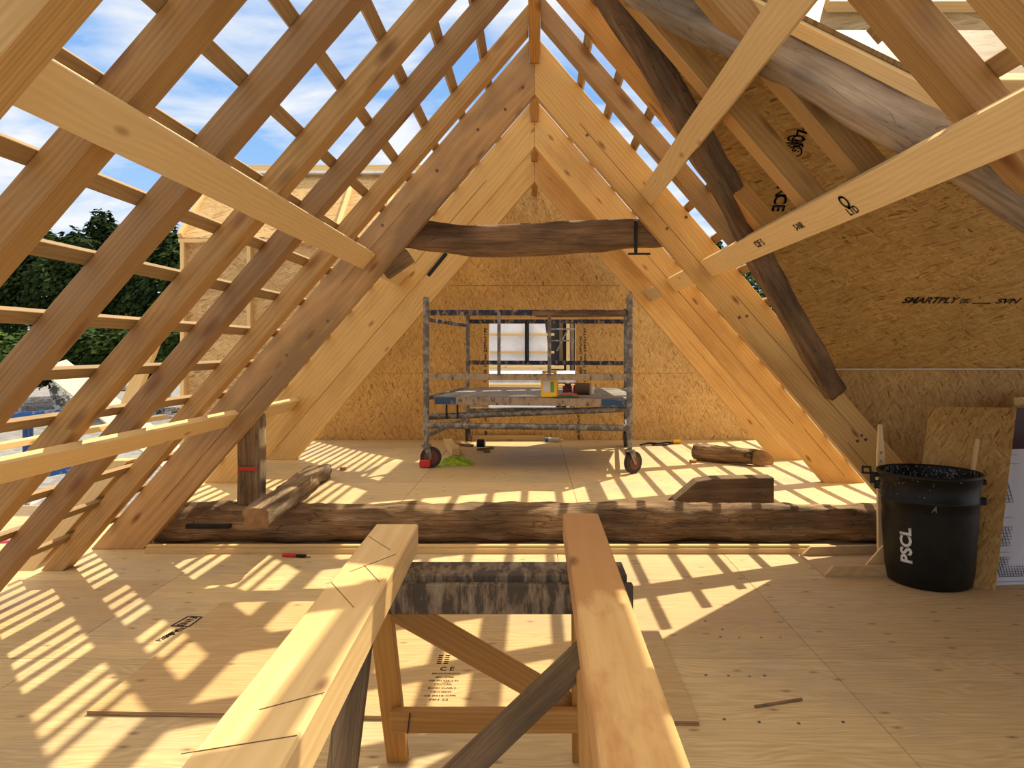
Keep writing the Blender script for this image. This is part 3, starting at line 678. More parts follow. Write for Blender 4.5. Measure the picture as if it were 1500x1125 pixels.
# utility knives
def knife(name, p, ang, label, cols=(RED, IRON), L_=.15):
    e = empty(name, (p.x, p.y, p.z), label, 'knife')
    M = Matrix.Translation(p) @ Matrix.Rotation(ang, 4, 'Z')
    bm = bmesh.new(); box(bm, (-L_ / 2, -.018, .0), (0, .018, .022), .006, M); link('handle', bm, cols[0], M, e)
    bm = bmesh.new(); box(bm, (0, -.016, .0), (L_ * .35, .014, .02), .005, M); link('grip', bm, cols[1], M, e)
    bm = bmesh.new(); box(bm, (L_ * .35, -.008, .005), (L_ * .52, .008, .007), .0, M); link('blade', bm, GALV, M, e)
knife('utility_knife', on_floor(434, 816, 0), -.15, 'red and black utility knife on the floor in front of the log', L_=.21)
# ------------------------------------------------------------------ barrel
BC = Vector((2.56, 4.80, 0)); RB = .252
barrel = empty('plastic_barrel', tuple(BC), 'black plastic barrel with white stencilled letters and clamp lugs, right of the room', 'barrel')
prof = [(0, 0), (.235, 0), (.25, .012), (.262, .10), (.275, .30), (.285, .47), (.288, .53), (.293, .535), (.293, .555), (.289, .56), (.298, .64), (.305, .69), (.312, .694), (.312, .712), (.300, .714), (.296, .70), (.288, .62), (.275, .45), (.25, .03), (0, .025)]
bm = bmesh.new(); seg = 64; prev = None
for r, z in prof:
    if r == 0: ring = [bm.verts.new(BC + Vector((0, 0, z)))]
    else: ring = [bm.verts.new(BC + Vector((r * math.cos(2 * math.pi * i / seg), r * math.sin(2 * math.pi * i / seg), z))) for i in range(seg)]
    if prev:
        for i in range(seg):
            j = (i + 1) % seg
            if len(prev) == 1: bm.faces.new((prev[0], ring[i], ring[j]))
            elif len(ring) == 1: bm.faces.new((prev[i], ring[0], prev[j]))
            else: bm.faces.new((prev[i], ring[i], ring[j], prev[j]))
    prev = ring
body = link('body', bm, BLACKP, Matrix.Translation(BC), barrel, smooth=True)
PR = [(.25, .0), (.262, .10), (.275, .30), (.285, .47), (.288, .53), (.293, .555), (.298, .64), (.305, .70)]
def rad(z):
    for (r0, z0), (r1, z1) in zip(PR, PR[1:]):
        if z <= z1: return r0 + (r1 - r0) * (z - z0) / (z1 - z0)
    return .305
face = math.atan2(-BC.y, -BC.x)
def wrapf(px, py0):
    # angle on the barrel whose surface point shows at px
    best = min((abs((BC.x + .27 * math.cos(face + d)) / (BC.y + .27 * math.sin(face + d)) * F + CX - px), d) for d in [i * .01 for i in range(-150, 151)])
    zc = 1.5 - (py0 - HY) / F * (BC.y + .27 * math.sin(face + best[1]))
    def f(co):
        z = zc + co.x; r = rad(z) + .003; t = face + best[1] - co.y / r
        return BC + Vector((r * math.cos(t), r * math.sin(t), z))
    return f
text('lettering', 'PSCL', None, .10, WHITE, barrel, .225, wrap=wrapf(1328, 799))
def wrapf2(px, py0):
    g = wrapf(px, py0)
    return lambda co: g(Vector((co.y, -co.x, 0)))
text('paint_mark', 'A', None, .055, SPECK, barrel, .03, wrap=wrapf2(1368, 746), shear=.4)
# lugs
def lug(dist, z, size, nm, wid=.03):
    u = Vector((-BC.y, BC.x, 0)).normalized()   # left seen from the camera
    M = quadM(BC + Vector((0, 0, z)), u, (0, 0, 1)); s = 1 if dist > 0 else -1
    bm = bmesh.new(); r = .288
    box(bm, (s * r - .005, -size, -.03), (s * (r + .035), size, .03), .006, M) if s > 0 else box(bm, (s * (r + .035), -size, -.03), (s * r + .005, size, .03), .006, M)
    link(nm, bm, BLACKP, M, barrel)
lug(1, .60, .025, 'lug'); lug(-1, .665, .015, 'lug'); lug(-1, .545, .022, 'lug'); lug(1, .665, .014, 'lug')
u = Vector((-BC.y, BC.x, 0)).normalized()
M = quadM(BC + Vector((0, 0, .605)), u, (0, 0, 1)); bm = bmesh.new()
for lo, hi in (((.32, .0, -.01), (.35, .075, .01)), ((.34, .06, -.01), (.40, .072, .01)), ((.34, .10, -.01), (.40, .112, .01)), ((.34, .06, -.01), (.352, .112, .01)), ((.388, .06, -.01), (.40, .112, .01))): box(bm, lo, hi, .002, M)
link('clamp', bm, IRON, M, barrel)
# speckles on the rim
bm = bmesh.new(); RR = random.Random(4)
for i in range(45):
    t = face + RR.uniform(-1.5, 1.5); z = .56 + .14 * RR.random() ** .7; r = .29 + (z - .56) * .1 + .006
    s = RR.uniform(.001, .004)
    c0 = BC + Vector((r * math.cos(t), r * math.sin(t), z)); tx = Vector((-math.sin(t), math.cos(t), 0))
    box(bm, (-s, -.001, -s * RR.uniform(.3, 1.2)), (s, .001, s * RR.uniform(.3, 1.2)), 0, quadM(c0, tx, (0, 0, 1)) @ Matrix.Rotation(math.pi / 2, 4, 'X'))
for i in range(200):
    t = face + math.pi + RR.uniform(-1.3, 1.3); z = .60 + .10 * RR.random(); r = .287 + (z - .62) * .1 - .004
    s = RR.uniform(.001, .006); c0 = BC + Vector((r * math.cos(t), r * math.sin(t), z)); tx = Vector((-math.sin(t), math.cos(t), 0))
    box(bm, (-s, -.001, -s * RR.uniform(.3, 2.2)), (s, .001, s * RR.uniform(.3, 2.2)), 0, quadM(c0, tx, (0, 0, 1)) @ Matrix.Rotation(math.pi / 2, 4, 'X'))
o = link('plaster_splashes', bm, SPECK, Matrix.Translation(BC), barrel); tag(o, kind='stuff')
# stick in the barrel
a = BC + Vector((.20, .02, .06)); b_ = at(1432, 643, 4.86)
tag(beam('stirring_stick', a, b_, .03, .012, PINEL), 'pale stirring stick standing inside the black barrel', 'stick')
# ------------------------------------------------------------------ tray with tall lath
td = empty('plywood_scoop', (2.2, 5.1, 0), 'home made wooden scoop with a tall upright handle beside the barrel', 'scoop')
f1, f2, f3, f4 = on_floor(1172, 815), on_floor(1208, 846), on_floor(1318, 846), on_floor(1300, 812)
slab('base', [f1, f2, f3, f4], (0, 0, 1), .012, PLYS, Matrix.Translation(f1), td)
M = frame(f2, f3 - f2); n_ = (f3 - f2).length
bm = bmesh.new(); hexa(bm, [M @ Vector(p) for p in ((.0, 0, .012), (n_, 0, .012), (n_, .03, .012), (.0, .03, .012), (.06, 0, .075), (n_, 0, .075), (n_, .03, .075), (.06, .03, .075))], .002); link('side_wall', bm, PLYS, M, td)
M = frame(f1, f4 - f1); n_ = (f4 - f1).length
bm = bmesh.new(); hexa(bm, [M @ Vector(p) for p in ((.0, -.03, .012), (n_ - .05, -.03, .012), (n_ - .05, 0, .012), (.0, 0, .012), (.07, -.03, .075), (n_ - .05, -.03, .075), (n_ - .05, 0, .075), (.07, 0, .075))], .002); link('side_wall', bm, PLYS, M, td)
hb = Vector((2.36, 5.03, .012)); ht = Vector((2.375, 5.08, .985))
bm = bmesh.new(); w = .026; ax = (ht - hb)
def hp(u, x, y): q = hb + ax * u; return q + Vector((x, y, 0))
hexa(bm, [hp(0, -w, -.012), hp(0, w, -.012), hp(0, w, .012), hp(0, -w, .012), hp(.78, -w, -.012), hp(.78, w, -.012), hp(.78, w, .012), hp(.78, -w, .012)], .002)
hexa(bm, [hp(.78, -w, -.012), hp(.78, w, -.012), hp(.78, w, .012), hp(.78, -w, .012), hp(1, -.012, -.01), hp(1, .012, -.01), hp(1, .012, .01), hp(1, -.012, .01)], .001)
hd = link('handle', bm, PINEL, frame(hb, ax), td)
for i, ch in enumerate('FLLSET'):
    q = hp(.80 - i * .055, 0, -.0135); text('marking', ch, quadM(q, (1, 0, 0), (0, 0, 1)), .03, INK, hd)
bm = bmesh.new(); g = [hp(.0, -.15, -.02), hp(.0, .05, -.02), hp(.17, 0, -.02)]
A = [bm.verts.new(p) for p in g]; B = [bm.verts.new(p + Vector((0, -.02, 0))) for p in g]
bm.faces.new(A); bm.faces.new(B[::-1])
for i in range(3): bm.faces.new((A[i], A[(i + 1) % 3], B[(i + 1) % 3], B[i]))
link('gusset', bm, PINEL, frame(g[0], (1, 0, 0)), td)
# ------------------------------------------------------------------ leaning offcuts and drawing
q = [Vector((2.43, 4.98, 0)), Vector((2.915, 4.66, 0)), Vector((3.26, 5.02, 1.11)), Vector((2.80, 5.22, 1.115))]
q[0] = on_floor(1330, 845); q[1] = on_floor(1458, 865); q[2] = at(1489, 597, 5.0); q[3] = at(1361, 596, 5.25)
nn = (q[1] - q[0]).cross(q[3] - q[0]).normalized()
if nn.y < 0: nn = -nn
ofc = slab('strand_board_offcut', q, nn, .018, OSBR, quadM(q[0], q[3] - q[0], q[1] - q[0]))
tag(ofc, 'strand board offcut leaning upright behind the black barrel', 'board')
pd = [on_floor(1461, 862), on_floor(1640, 856), at(1640, 656, 5.0), at(1483, 660, 5.0)]
pd = [p + Vector((.0, .06, 0)) for p in pd]
nn2 = (pd[1] - pd[0]).cross(pd[3] - pd[0]).normalized()
if nn2.y < 0: nn2 = -nn2
drw = slab('drawing_sheet', pd, nn2, .006, PAPER, quadM(pd[0], pd[1] - pd[0], pd[3] - pd[0]))
tag(drw, 'white architect drawing propped at the right edge behind the strand board offcut', 'drawing')
MD = quadM(pd[0] - nn2 * .002, pd[1] - pd[0], pd[3] - pd[0])
bm = bmesh.new()
def ln(x0, y0, x1, y1, w=.003): box(bm, (min(x0, x1) - w / 2, min(y0, y1) - w / 2, -.002), (max(x0, x1) + w / 2, max(y0, y1) + w / 2, .002), 0, MD)
for (X0, Y0, X1, Y1, nx, ny) in ((.07, .05, .30, .17, 12, 8), (.05, .24, .34, .36, 14, 6), (.10, .52, .3, .66, 8, 6)):
    for i in range(nx + 1): ln(X0 + (X1 - X0) * i / nx, Y0, X0 + (X1 - X0) * i / nx, Y1)
    for i in range(ny + 1): ln(X0, Y0 + (Y1 - Y0) * i / ny, X1, Y0 + (Y1 - Y0) * i / ny)
for yy in (.02, .20, .42, .78, .84): ln(.03, yy, .6, yy, .0025)
link('linework', bm, plain('drawing_ink', (.16, .16, .17), .8), MD, drw)
a = at(1484, 585, 5.45); b_ = at(1600, 579, 5.45)
tag(slab('dark_board', [(at(1478, 656, 5.4).x, 5.4, 0), (at(1640, 656, 5.4).x, 5.4, 0), at(1640, 598, 5.4), at(1478, 598, 5.4)], (0, 1, 0), .02, plain('dark_red_board', (.06, .015, .01), .5), Matrix.Translation(at(1478, 656, 5.4))), 'dark red board behind the drawing at the right edge', 'board')
tag(slab('strand_board_strip', [(at(1486, 602, 5.5).x, 5.5, 0), (at(1640, 602, 5.5).x, 5.5, 0), at(1640, 580, 5.5), at(1486, 582, 5.5)], (0, 1, 0), .018, OSB, quadM(at(1482, 602, 5.3), (1, 0, 0), (0, 0, 1))), 'strip of strand board above the drawing at the right edge', 'board')
# ------------------------------------------------------------------ scaffold tower
FL, FR, BL, BR = Vector((-1.155, 7.88, 0)), Vector((.965, 7.50, 0)), Vector((-.90, 9.98, 0)), Vector((1.18, 9.56, 0))
tw = empty('scaffold_tower', (.0, 8.7, UPF), 'mobile scaffold tower with worn blue rails and a plank deck before the gable wall', 'scaffold')
ZU = UPF + .20
def castor(p, ang, red=False):
    e = empty('castor', (0, 0, 0), None, None); e.parent = tw; e.matrix_basis = parent_world(tw).inverted() @ Matrix.Translation((p.x, p.y, UPF))
    d = Vector((math.cos(ang), math.sin(ang), 0)); ax = Vector((-d.y, d.x, 0)); c = Vector((p.x, p.y, UPF + .11)) + d * .045
    return e, d, ax, c
def build_castor(p, ang, red=False):
    d = Vector((math.cos(ang), math.sin(ang), 0)); ax = Vector((-d.y, d.x, 0)); c = Vector((p.x, p.y, UPF + .112)) + d * .05
    bm = bmesh.new(); tube(bm, c - ax * .022, c + ax * .022, .112, 28)
    w = link('castor_wheel', bm, RUBBER, frame(c, ax), tw)
    bm = bmesh.new(); tube(bm, c - ax * .026, c + ax * .026, .075, 20); link('wheel_hub', bm, HUB, frame(c, ax), w)
    bm = bmesh.new()
    for s in (-1, 1):
        o_ = c + ax * s * .036
        hexa(bm, [o_ + v for v in (d * -.015 + ax * -.003 + Vector((0, 0, -.02)), d * .015 + ax * -.003 + Vector((0, 0, -.02)), d * .015 + ax * .003 + Vector((0, 0, -.02)), d * -.015 + ax * .003 + Vector((0, 0, -.02)),
                                     d * -.09 + ax * -.003 + Vector((0, 0, .12)), d * -.01 + ax * -.003 + Vector((0, 0, .12)), d * -.01 + ax * .003 + Vector((0, 0, .12)), d * -.09 + ax * .003 + Vector((0, 0, .12)))], 0)
    tube(bm, (p.x, p.y, UPF + .225), (p.x, p.y, UPF + .245), .055, 16); tube(bm, (p.x, p.y, UPF + .24), (p.x, p.y, UPF + .40), .026, 14)
    link('castor_fork', bm, GALV, Matrix.Translation((p.x, p.y, UPF)), tw)
    if red:
        bm = bmesh.new(); box(bm, (-.07, -.045, .0), (.045, .045, .075), .008, Matrix.Translation((p.x, p.y, UPF + .012)) @ Matrix.Rotation(ang, 4, 'Z')); link('brake_pedal', bm, RED, Matrix.Translation((p.x, p.y, UPF)), tw)
build_castor(FL, .1, True); build_castor(FR, .7); build_castor(BL, 1.4); build_castor(BR, 1.5)
TOPS = (2.06, 2.06, 2.03, 2.03)
for p, zt in zip((FL, FR, BL, BR), TOPS):
    rod('upright', (p.x, p.y, UPF + .38), (p.x, p.y, zt), .032 if p.y < 9 else .027, GALV, tw, 16)
def zrow(py, p): return 1.5 - (py - HY) * p.y / F
def rail(nm, a, b, z0, z1, mat, h=.05, t=.03):
    a = Vector((a.x, a.y, z0)); b = Vector((b.x, b.y, z1)); d = (b - a).normalized() * .03
    return beam(nm, a + d, b - d, t, h, mat, parent=tw)
rail('guard_rail', FL, FR, zrow(458, FL), zrow(458, FR), BLUEP, .06); rail('guard_rail', FL, FR, zrow(552, FL), zrow(552.5, FR), WORNP, .065)
rail('guard_rail', BL, BR, zrow(471, BL), zrow(471, BR), BLUEP, .055); rail('guard_rail', BL, BR, zrow(531, BL), zrow(532, BR), BLUEP, .055)
for (A_, B_) in ((FL, BL), (FR, BR)):
    for z in (.98, .58): rail('side_rail', A_, B_, z, z, GALV, .045, .04)
    rail('side_rail', A_, B_, 1.82, 1.82, BLUEP, .04, .03)
rod('ledger_tube', (FL.x, FL.y, zrow(623, FL)), (FR.x, FR.y, zrow(627, FR)), .033, GALV, tw, 14)
rod('diagonal_tube', (FL.x, FL.y + .1, zrow(612, FL)), (FR.x, FR.y + .1, zrow(600, FR)), .033, GALV, tw, 14)
rod('ledger_tube', (BL.x, BL.y, zrow(600, BL)), (BR.x, BR.y, zrow(600, BR)), .03, GALV, tw, 14)
for px in (735, 809):
    u_ = (px - 624) / 300; p = FL.lerp(FR, u_); rod('rail_post', (p.x, p.y - .03, zrow(457, p)), (p.x, p.y - .03, zrow(550, p)), .018, GALV, tw)
u_ = (774 - 687) / 230; p = BL.lerp(BR, u_); rod('rail_post', (p.x, p.y - .03, zrow(470, p)), (p.x, p.y - .03, zrow(531, p)), .015, IRON, tw)
# deck: front edge board and planks
dz = 1.0
u = (FR - FL).normalized(); v = Vector((-u.y, u.x, 0))
MT = quadM(FL + Vector((0, 0, dz)), u, v); wd = (FR - FL).length; dp = (BL - FL).length
bm = bmesh.new(); box(bm, (.08, .03, -.085), (wd - .03, .07, -.005), .002, MT); link('deck_edge', bm, WORNP, MT, tw)
for x0_, x1_ in ((.085, .32), (wd - .29, wd - .035)):
    bm = bmesh.new(); box(bm, (x0_, .027, -.083), (x1_, .031, -.007), .0, MT); link('painted_end', bm, patchy('blue_chips', (.02, .07, .17), (.10, .12, .15), .55, 12, .6, 0, (.35, .30, .23)), MT, tw)
for xs_ in (.20, .32):
    bm = bmesh.new(); box(bm, (xs_, .05, -.24), (xs_ + .02, .055, -.085), .0, MT); link('strap', bm, IRON, MT, tw)
for i in range(4):
    bm = bmesh.new(); y0 = .075 + i * .50; box(bm, (.05 + .01 * (i % 2), y0, -.045), (wd - .05, y0 + .485, 0), .002, MT); link('deck_plank', bm, DECKM, MT, tw)
# planks and clutter on top right
# planks laid over the top rails
def deckpt(px, py): # point on the deck seen at px, py
    Y = (1.5 - dz) * F / (py - HY); return Vector(((px - CX) / F * Y, Y, dz))
za = 1.872
for i, (x0, x1, py, d, lab) in enumerate(((780, 917, 452, .0, 'board laid over the top rails of the scaffold tower, front one'), (800, 905, 449, .55, 'board laid over the top rails of the scaffold tower, back one'))):
    a = at(x0, py, 7.55 + d); b_ = at(x1, py, 7.55 + d - .12)
    a.z = b_.z = za + .03 * i
    bm = bmesh.new(); Mx = frame(a, b_ - a); box(bm, (0, -.02, -.022), ((b_ - a).length, .45, .022), .002, Mx)
    tag(link('loose_board', bm, OLD, Mx), lab, 'board')
for i, (x0, y0, x1, y1) in enumerate(((790, 462, 806, 470), (845, 461, 855, 472), (857, 461, 866, 472))):
    pass
# things on the deck
p = deckpt(805, 582); e = empty('yellow_jug', tuple(p), 'yellow plastic jug with a paper label on the scaffold deck', 'jug')
Mx = Matrix.Translation(p) @ Matrix.Rotation(-.17, 4, 'Z')
bm = bmesh.new(); box(bm, (-.085, -.05, 0), (.085, .07, .20), .012, Mx); link('body', bm, YELL, Mx, e)
bm = bmesh.new()
for lo, hi in (((-.075, -.02, .198), (-.045, .02, .275)), ((.045, -.02, .198), (.075, .02, .275)), ((-.075, -.02, .25), (.075, .02, .28))): box(bm, lo, hi, .006, Mx)
link('handle', bm, YELL, Mx, e)
bm = bmesh.new(); box(bm, (-.06, -.0515, .06), (.015, -.049, .175), 0, Mx); link('label', bm, PAPER, Mx, e)
bm = bmesh.new(); box(bm, (.018, -.0515, .055), (.055, -.049, .165), 0, Mx); link('label', bm, GREEN, Mx, e)
p = deckpt(831, 577); Mx = Matrix.Translation(p)
bm = bmesh.new(); box(bm, (-.05, -.05, 0), (.05, .05, .09), .004, Mx); box(bm, (-.03, -.055, .09), (.04, .03, .12), .004, Mx); tag(link('small_box', bm, plain('dark_red_box', (.12, .03, .02), .6), Mx), 'small dark red box behind the yellow jug on the scaffold deck', 'box')
p = deckpt(844, 577); bm = bmesh.new(); tube(bm, p, p + Vector((0, 0, .10)), .03, 14); tube(bm, p + Vector((0, 0, .1)), p + Vector((0, 0, .125)), .015, 10)
tag(link('red_can', bm, RED, Matrix.Translation(p)), 'red can between the jug and the brown roll on the scaffold deck', 'can')
p = deckpt(854, 578) + Vector((0, 0, .065)); bm = bmesh.new(); tube(bm, p - u * .075, p + u * .075, .065, 20); tag(link('tape_roll', bm, CARD, frame(p, u)), 'brown tape roll lying on the scaffold deck', 'roll')
p = deckpt(866, 577); e = empty('glue_bottle', tuple(p), 'white bottle with a yellow cap at the end of the brown roll', 'bottle')
bm = bmesh.new(); tube(bm, p, p + Vector((0, 0, .09)), .03, 14); link('body', bm, WHITE, Matrix.Translation(p), e); bm = bmesh.new(); tube(bm, p + Vector((0, 0, .09)), p + Vector((0, 0, .145)), .028, 14, .022); link('cap', bm, YELL, Matrix.Translation(p), e)
def cloth(name, p, sx, sy, hh, mat, label, cat, seed=0, n=22):
    bm = bmesh.new(); g = []
    for i in range(n):
        row = []
        for j in range(n):
            x = (i / (n - 1) - .5); y = (j / (n - 1) - .5); r = math.hypot(x, y) * 2
            a = math.atan2(y, x); rr = 1 + .25 * noise.noise(Vector((math.cos(a) * 2 + seed, math.sin(a) * 2, 0)))
            h = max(0, 1 - r ** 2.2) * (.55 + .9 * abs(noise.noise(Vector((x * 7 + seed, y * 7, 1)))) + .3 * noise.noise(Vector((x * 16, y * 16 + seed, 3))))
            row.append(bm.verts.new(p + Vector((x * sx * rr, y * sy * rr, .004 + h * hh))))
        g.append(row)
    for i in range(n - 1):
        for j in range(n - 1): bm.faces.new((g[i][j], g[i + 1][j], g[i + 1][j + 1], g[i][j + 1]))
    r = bmesh.ops.extrude_face_region(bm, geom=bm.faces[:])
    for v_ in r['geom']:
        if isinstance(v_, bmesh.types.BMVert): v_.co.z = max(p.z + .001, v_.co.z - .012)
    return tag(link(name, bm, mat, Matrix.Translation(p), smooth=True), label, cat)
cloth('red_rag', deckpt(832, 580), .24, .12, .04, plain('pink_cloth', (.45, .12, .12), .8), 'crumpled pink packet beside the yellow jug on the scaffold deck', 'packet', 3)
cloth('green_packet', deckpt(829, 582.5), .26, .06, .025, plain('green_packet', (.05, .12, .03), .6), 'flat green packet at the foot of the yellow jug', 'packet', 8)
cloth('plastic_wrap', deckpt(767, 581), .30, .06, .02, PAPER, 'crumpled clear plastic wrap on the scaffold deck left of the jug', 'wrapping', 5)
# under the tower
p = on_floor(668, 680, UPF); cloth('hi_vis_vest', p, .38, .30, .10, LIME, 'crumpled lime green safety vest on the floor beside the left castor', 'vest', 12, 34)
def floor_up(px, py): return on_floor(px, py, UPF)
a = floor_up(668, 668); b_ = floor_up(655, 652); a.z += .045; b_.z += .045
tag(beam('timber_offcut', a, b_, .10, .08, PINEL), 'pale timber offcut standing behind the safety vest', 'timber offcut')
a = floor_up(672, 652); b_ = floor_up(692, 655); a.z += .02; b_.z += .02
tag(beam('timber_offcut', a, b_, .05, .03, OLDB), 'dark thin offcut beside the black reel under the tower', 'timber offcut')
a = floor_up(665, 655); b_ = floor_up(688, 651); a.z += .05; b_.z += .02
tag(beam('timber_offcut', a, b_, .04, .03, PINEL), 'slim pale offcut leaning on the wood scraps under the tower', 'timber offcut')
p = floor_up(703, 660); e = empty('cable_reel', tuple(p), 'small black reel with white rims on the far floor', 'reel')
c0 = p + Vector((-.04, .05, .085)); c1 = p + Vector((.06, .05, .085)); bm = bmesh.new(); tube(bm, c0, c1, .05, 18); link('spool', bm, IRON, frame(c0, c1 - c0), e)
for c in (c0, c1):
    bm = bmesh.new(); tube(bm, c - Vector((.004, 0, 0)), c + Vector((.004, 0, 0)), .062, 20); link('rim', bm, WHITE, frame(c, (1, 0, 0)), e)
a = floor_up(700, 660); b_ = floor_up(722, 657.5); a.z += .0125; b_.z += .0125
tag(beam('timber_offcut', a, b_, .05, .025, OLDB), 'dark scrap of wood beneath the black reel', 'timber offcut')
p = floor_up(712, 663); tag(beam('timber_offcut', p + Vector((-.03, 0, .015)), p + Vector((.05, 0, .015)), .04, .03, OLDB), 'tiny dark wood block in front of the black reel', 'timber offcut')
a = at(690, 645, 10.25); b_ = at(797, 646, 10.25); a.z = b_.z = UPF + .035
tag(beam('timber_length', Vector((a.x, 10.24, a.z)), Vector((b_.x, 10.24, b_.z)), .05, .07, PINEL), 'pale timber length lying along the foot of the gable wall', 'timber')
e0 = at(798, 647, 10.05); e0.z = UPF + .035; e = empty('sealant_cartridge', tuple(e0), 'sealant cartridge with a blue end lying at the gable wall', 'cartridge')
bm = bmesh.new(); tube(bm, e0, e0 + Vector((.05, 0, 0)), .032, 16); link('band', bm, BLUE, frame(e0, (1, 0, 0)), e)
bm = bmesh.new(); tube(bm, e0 + Vector((.05, 0, 0)), e0 + Vector((.20, 0, 0)), .031, 16); link('tube', bm, CLEAR, frame(e0, (1, 0, 0)), e)
bm = bmesh.new(); tube(bm, e0 + Vector((.20, 0, 0)), e0 + Vector((.26, 0, 0)), .012, 10, .004); link('nozzle', bm, WHITE, frame(e0, (1, 0, 0)), e)
# cable and plug at the right
ce = empty('extension_lead', tuple(floor_up(985, 652)), 'black cable with a yellow plug at the foot of the gable wall', 'cable')
bm = bmesh.new(); pts = [floor_up(x, y) + Vector((0, 0, .012)) for x, y in ((938, 653), (950, 650), (965, 651), (978, 649), (986, 650), (975, 653), (955, 653))]
for a, b_ in zip(pts, pts[1:]): tube(bm, a, b_, .01, 8)
link('cord', bm, IRON, Matrix.Translation(pts[0]), ce)
a = floor_up(986, 650) + Vector((0, 0, .03)); bm = bmesh.new(); tube(bm, a, a + Vector((.10, 0, 0)), .028, 12); link('plug', bm, YELL, frame(a, (1, 0, 0)), ce)
# drill battery thing by the log offcut
a = floor_up(1116, 680) + Vector((0, 0, .045)); e = empty('torch', tuple(a), 'small black torch with a pale lens beside the round log offcut', 'torch')
bm = bmesh.new(); tube(bm, a, a + Vector((.08, -.01, 0)), .026, 14, .038); link('body', bm, IRON, frame(a, (1, -.1, 0)), e)
bm = bmesh.new(); tube(bm, a + Vector((.08, -.01, 0)), a + Vector((.092, -.011, 0)), .04, 14); link('lens', bm, WHITE, frame(a, (1, -.1, 0)), e)
for px, py, lab in ((1015, 678, 'small wood block in front of the round log offcut'), (502, 689, 'small wood block on the far floor right of the hewn beam end')):
    p = floor_up(px, py); tag(beam('wood_block', p + Vector((-.03, 0, .016)), p + Vector((.035, .01, .016)), .05, .03, ORNG), lab, 'wood block')
# ------------------------------------------------------------------ left wing
LW = 8.5
lw = empty('left_wing', (-3.2, LW, 0), 'strand board clad wing beyond the left slope with open studs and a ridge timber', 'building')
x0 = at(262, 350, LW).x; z1 = at(262, 350, LW).z
xm = lambda z: -(2.15 - C * (z - 1.5))
slab('wall_boarding', [(x0, LW + .06, -.3), (xm(-.3), LW + .06, -.3), (xm(z1), LW + .06, z1), (x0, LW + .06, z1)], (0, 1, 0), .02, OSBL, quadM((x0, LW + .06, 0), (1, 0, 0), (0, 0, 1)), lw)
for px in (269, 366, 468, 560, 650):
    p = at(px, 400, LW + .03); zt = z1 - .035
    if p.x > xm(zt): continue
    beam('stud', (p.x, LW + .03, max(-.3, 1.5 - (-p.x - 2.15) * -1 / C if False else (1.5 + (2.2 + p.x) / C))), (p.x, LW + .03, zt), .045, .09, PINEL, up=(0, 1, 0), parent=lw)
beam('top_plate', (x0, LW + .03, z1 - .02), (xm(z1) - .03, LW + .03, z1 - .02), .09, .045, PINEL, parent=lw)
def wz(y): return z1 + (y - LW) * 1.0
yr = LW + .95
slab('roof_boarding', [(x0, LW, wz(LW)), (xm(wz(LW)), LW, wz(LW)), (xm(wz(yr)), yr, wz(yr)), (x0, yr, wz(yr))], (0, -1, 1), .018, OSBL, quadM((x0, LW, z1), (1, 0, 0), (0, 1, 1)), lw)
beam('verge_rafter', (x0 + .02, LW - .02, z1 + .03), (x0 + .02, yr, wz(yr) + .03), .05, .07, PINEL, parent=lw)
for px in (505, 570):
    p = at(px, 330, LW + .4); beam('rafter', (p.x, LW - .02, z1 + .045), (p.x, yr, wz(yr) + .045), .05, .05, PINEL, parent=lw)
beam('ridge_timber', (x0 - .0, yr - .02, wz(yr) + .09), (xm(wz(yr)) - .03, yr - .02, wz(yr) + .09), .05, .08, PINEL, parent=lw)
beam('ridge_lip', (x0 - .0, yr - .07, wz(yr) + .02), (xm(wz(yr)) - .03, yr - .07, wz(yr) + .02), .09, .03, WREND, parent=lw)
pp = at(540, 335, LW + .35)
text('board_print', 'SMARTPLY', quadM((pp.x, LW + .40, z1 + .40 + .022), (1, 0, 0), (0, 1, 1)) @ Matrix.Translation((0, 0, .02)), .1, INK, lw, .25, shear=.3)
# outside ply deck at the left eave
tag(sheets('scaffold_deck_boards', [-6.6, -5.35, -4.1, -3.37], [3.9, 5.1, 6.3, 7.5], -.12, -.08, PLYF), 'sunlit plywood decking just outside the left eave', 'decking')
knife('craft_knife', Vector((-4.30, 6.05, -.08)), .25, 'pink and grey craft knife on the sunlit decking outside the left eave', (plain('pink_plastic', (.6, .08, .15), .4), MGREY), .22)
gr = empty('guard_rail', (-4.2, 6.2, -.1), 'pale rail running parallel to the battens just outside the left eave', 'rail')
beam('rail', (-4.2, 3.9, .74), (-4.2, 8.4, .74), .10, .05, PINEL, parent=gr)
beam('post', (-4.2, 4.0, -.08), (-4.2, 4.0, .71), .05, .05, PINEL, up=(0, 1, 0), parent=gr)
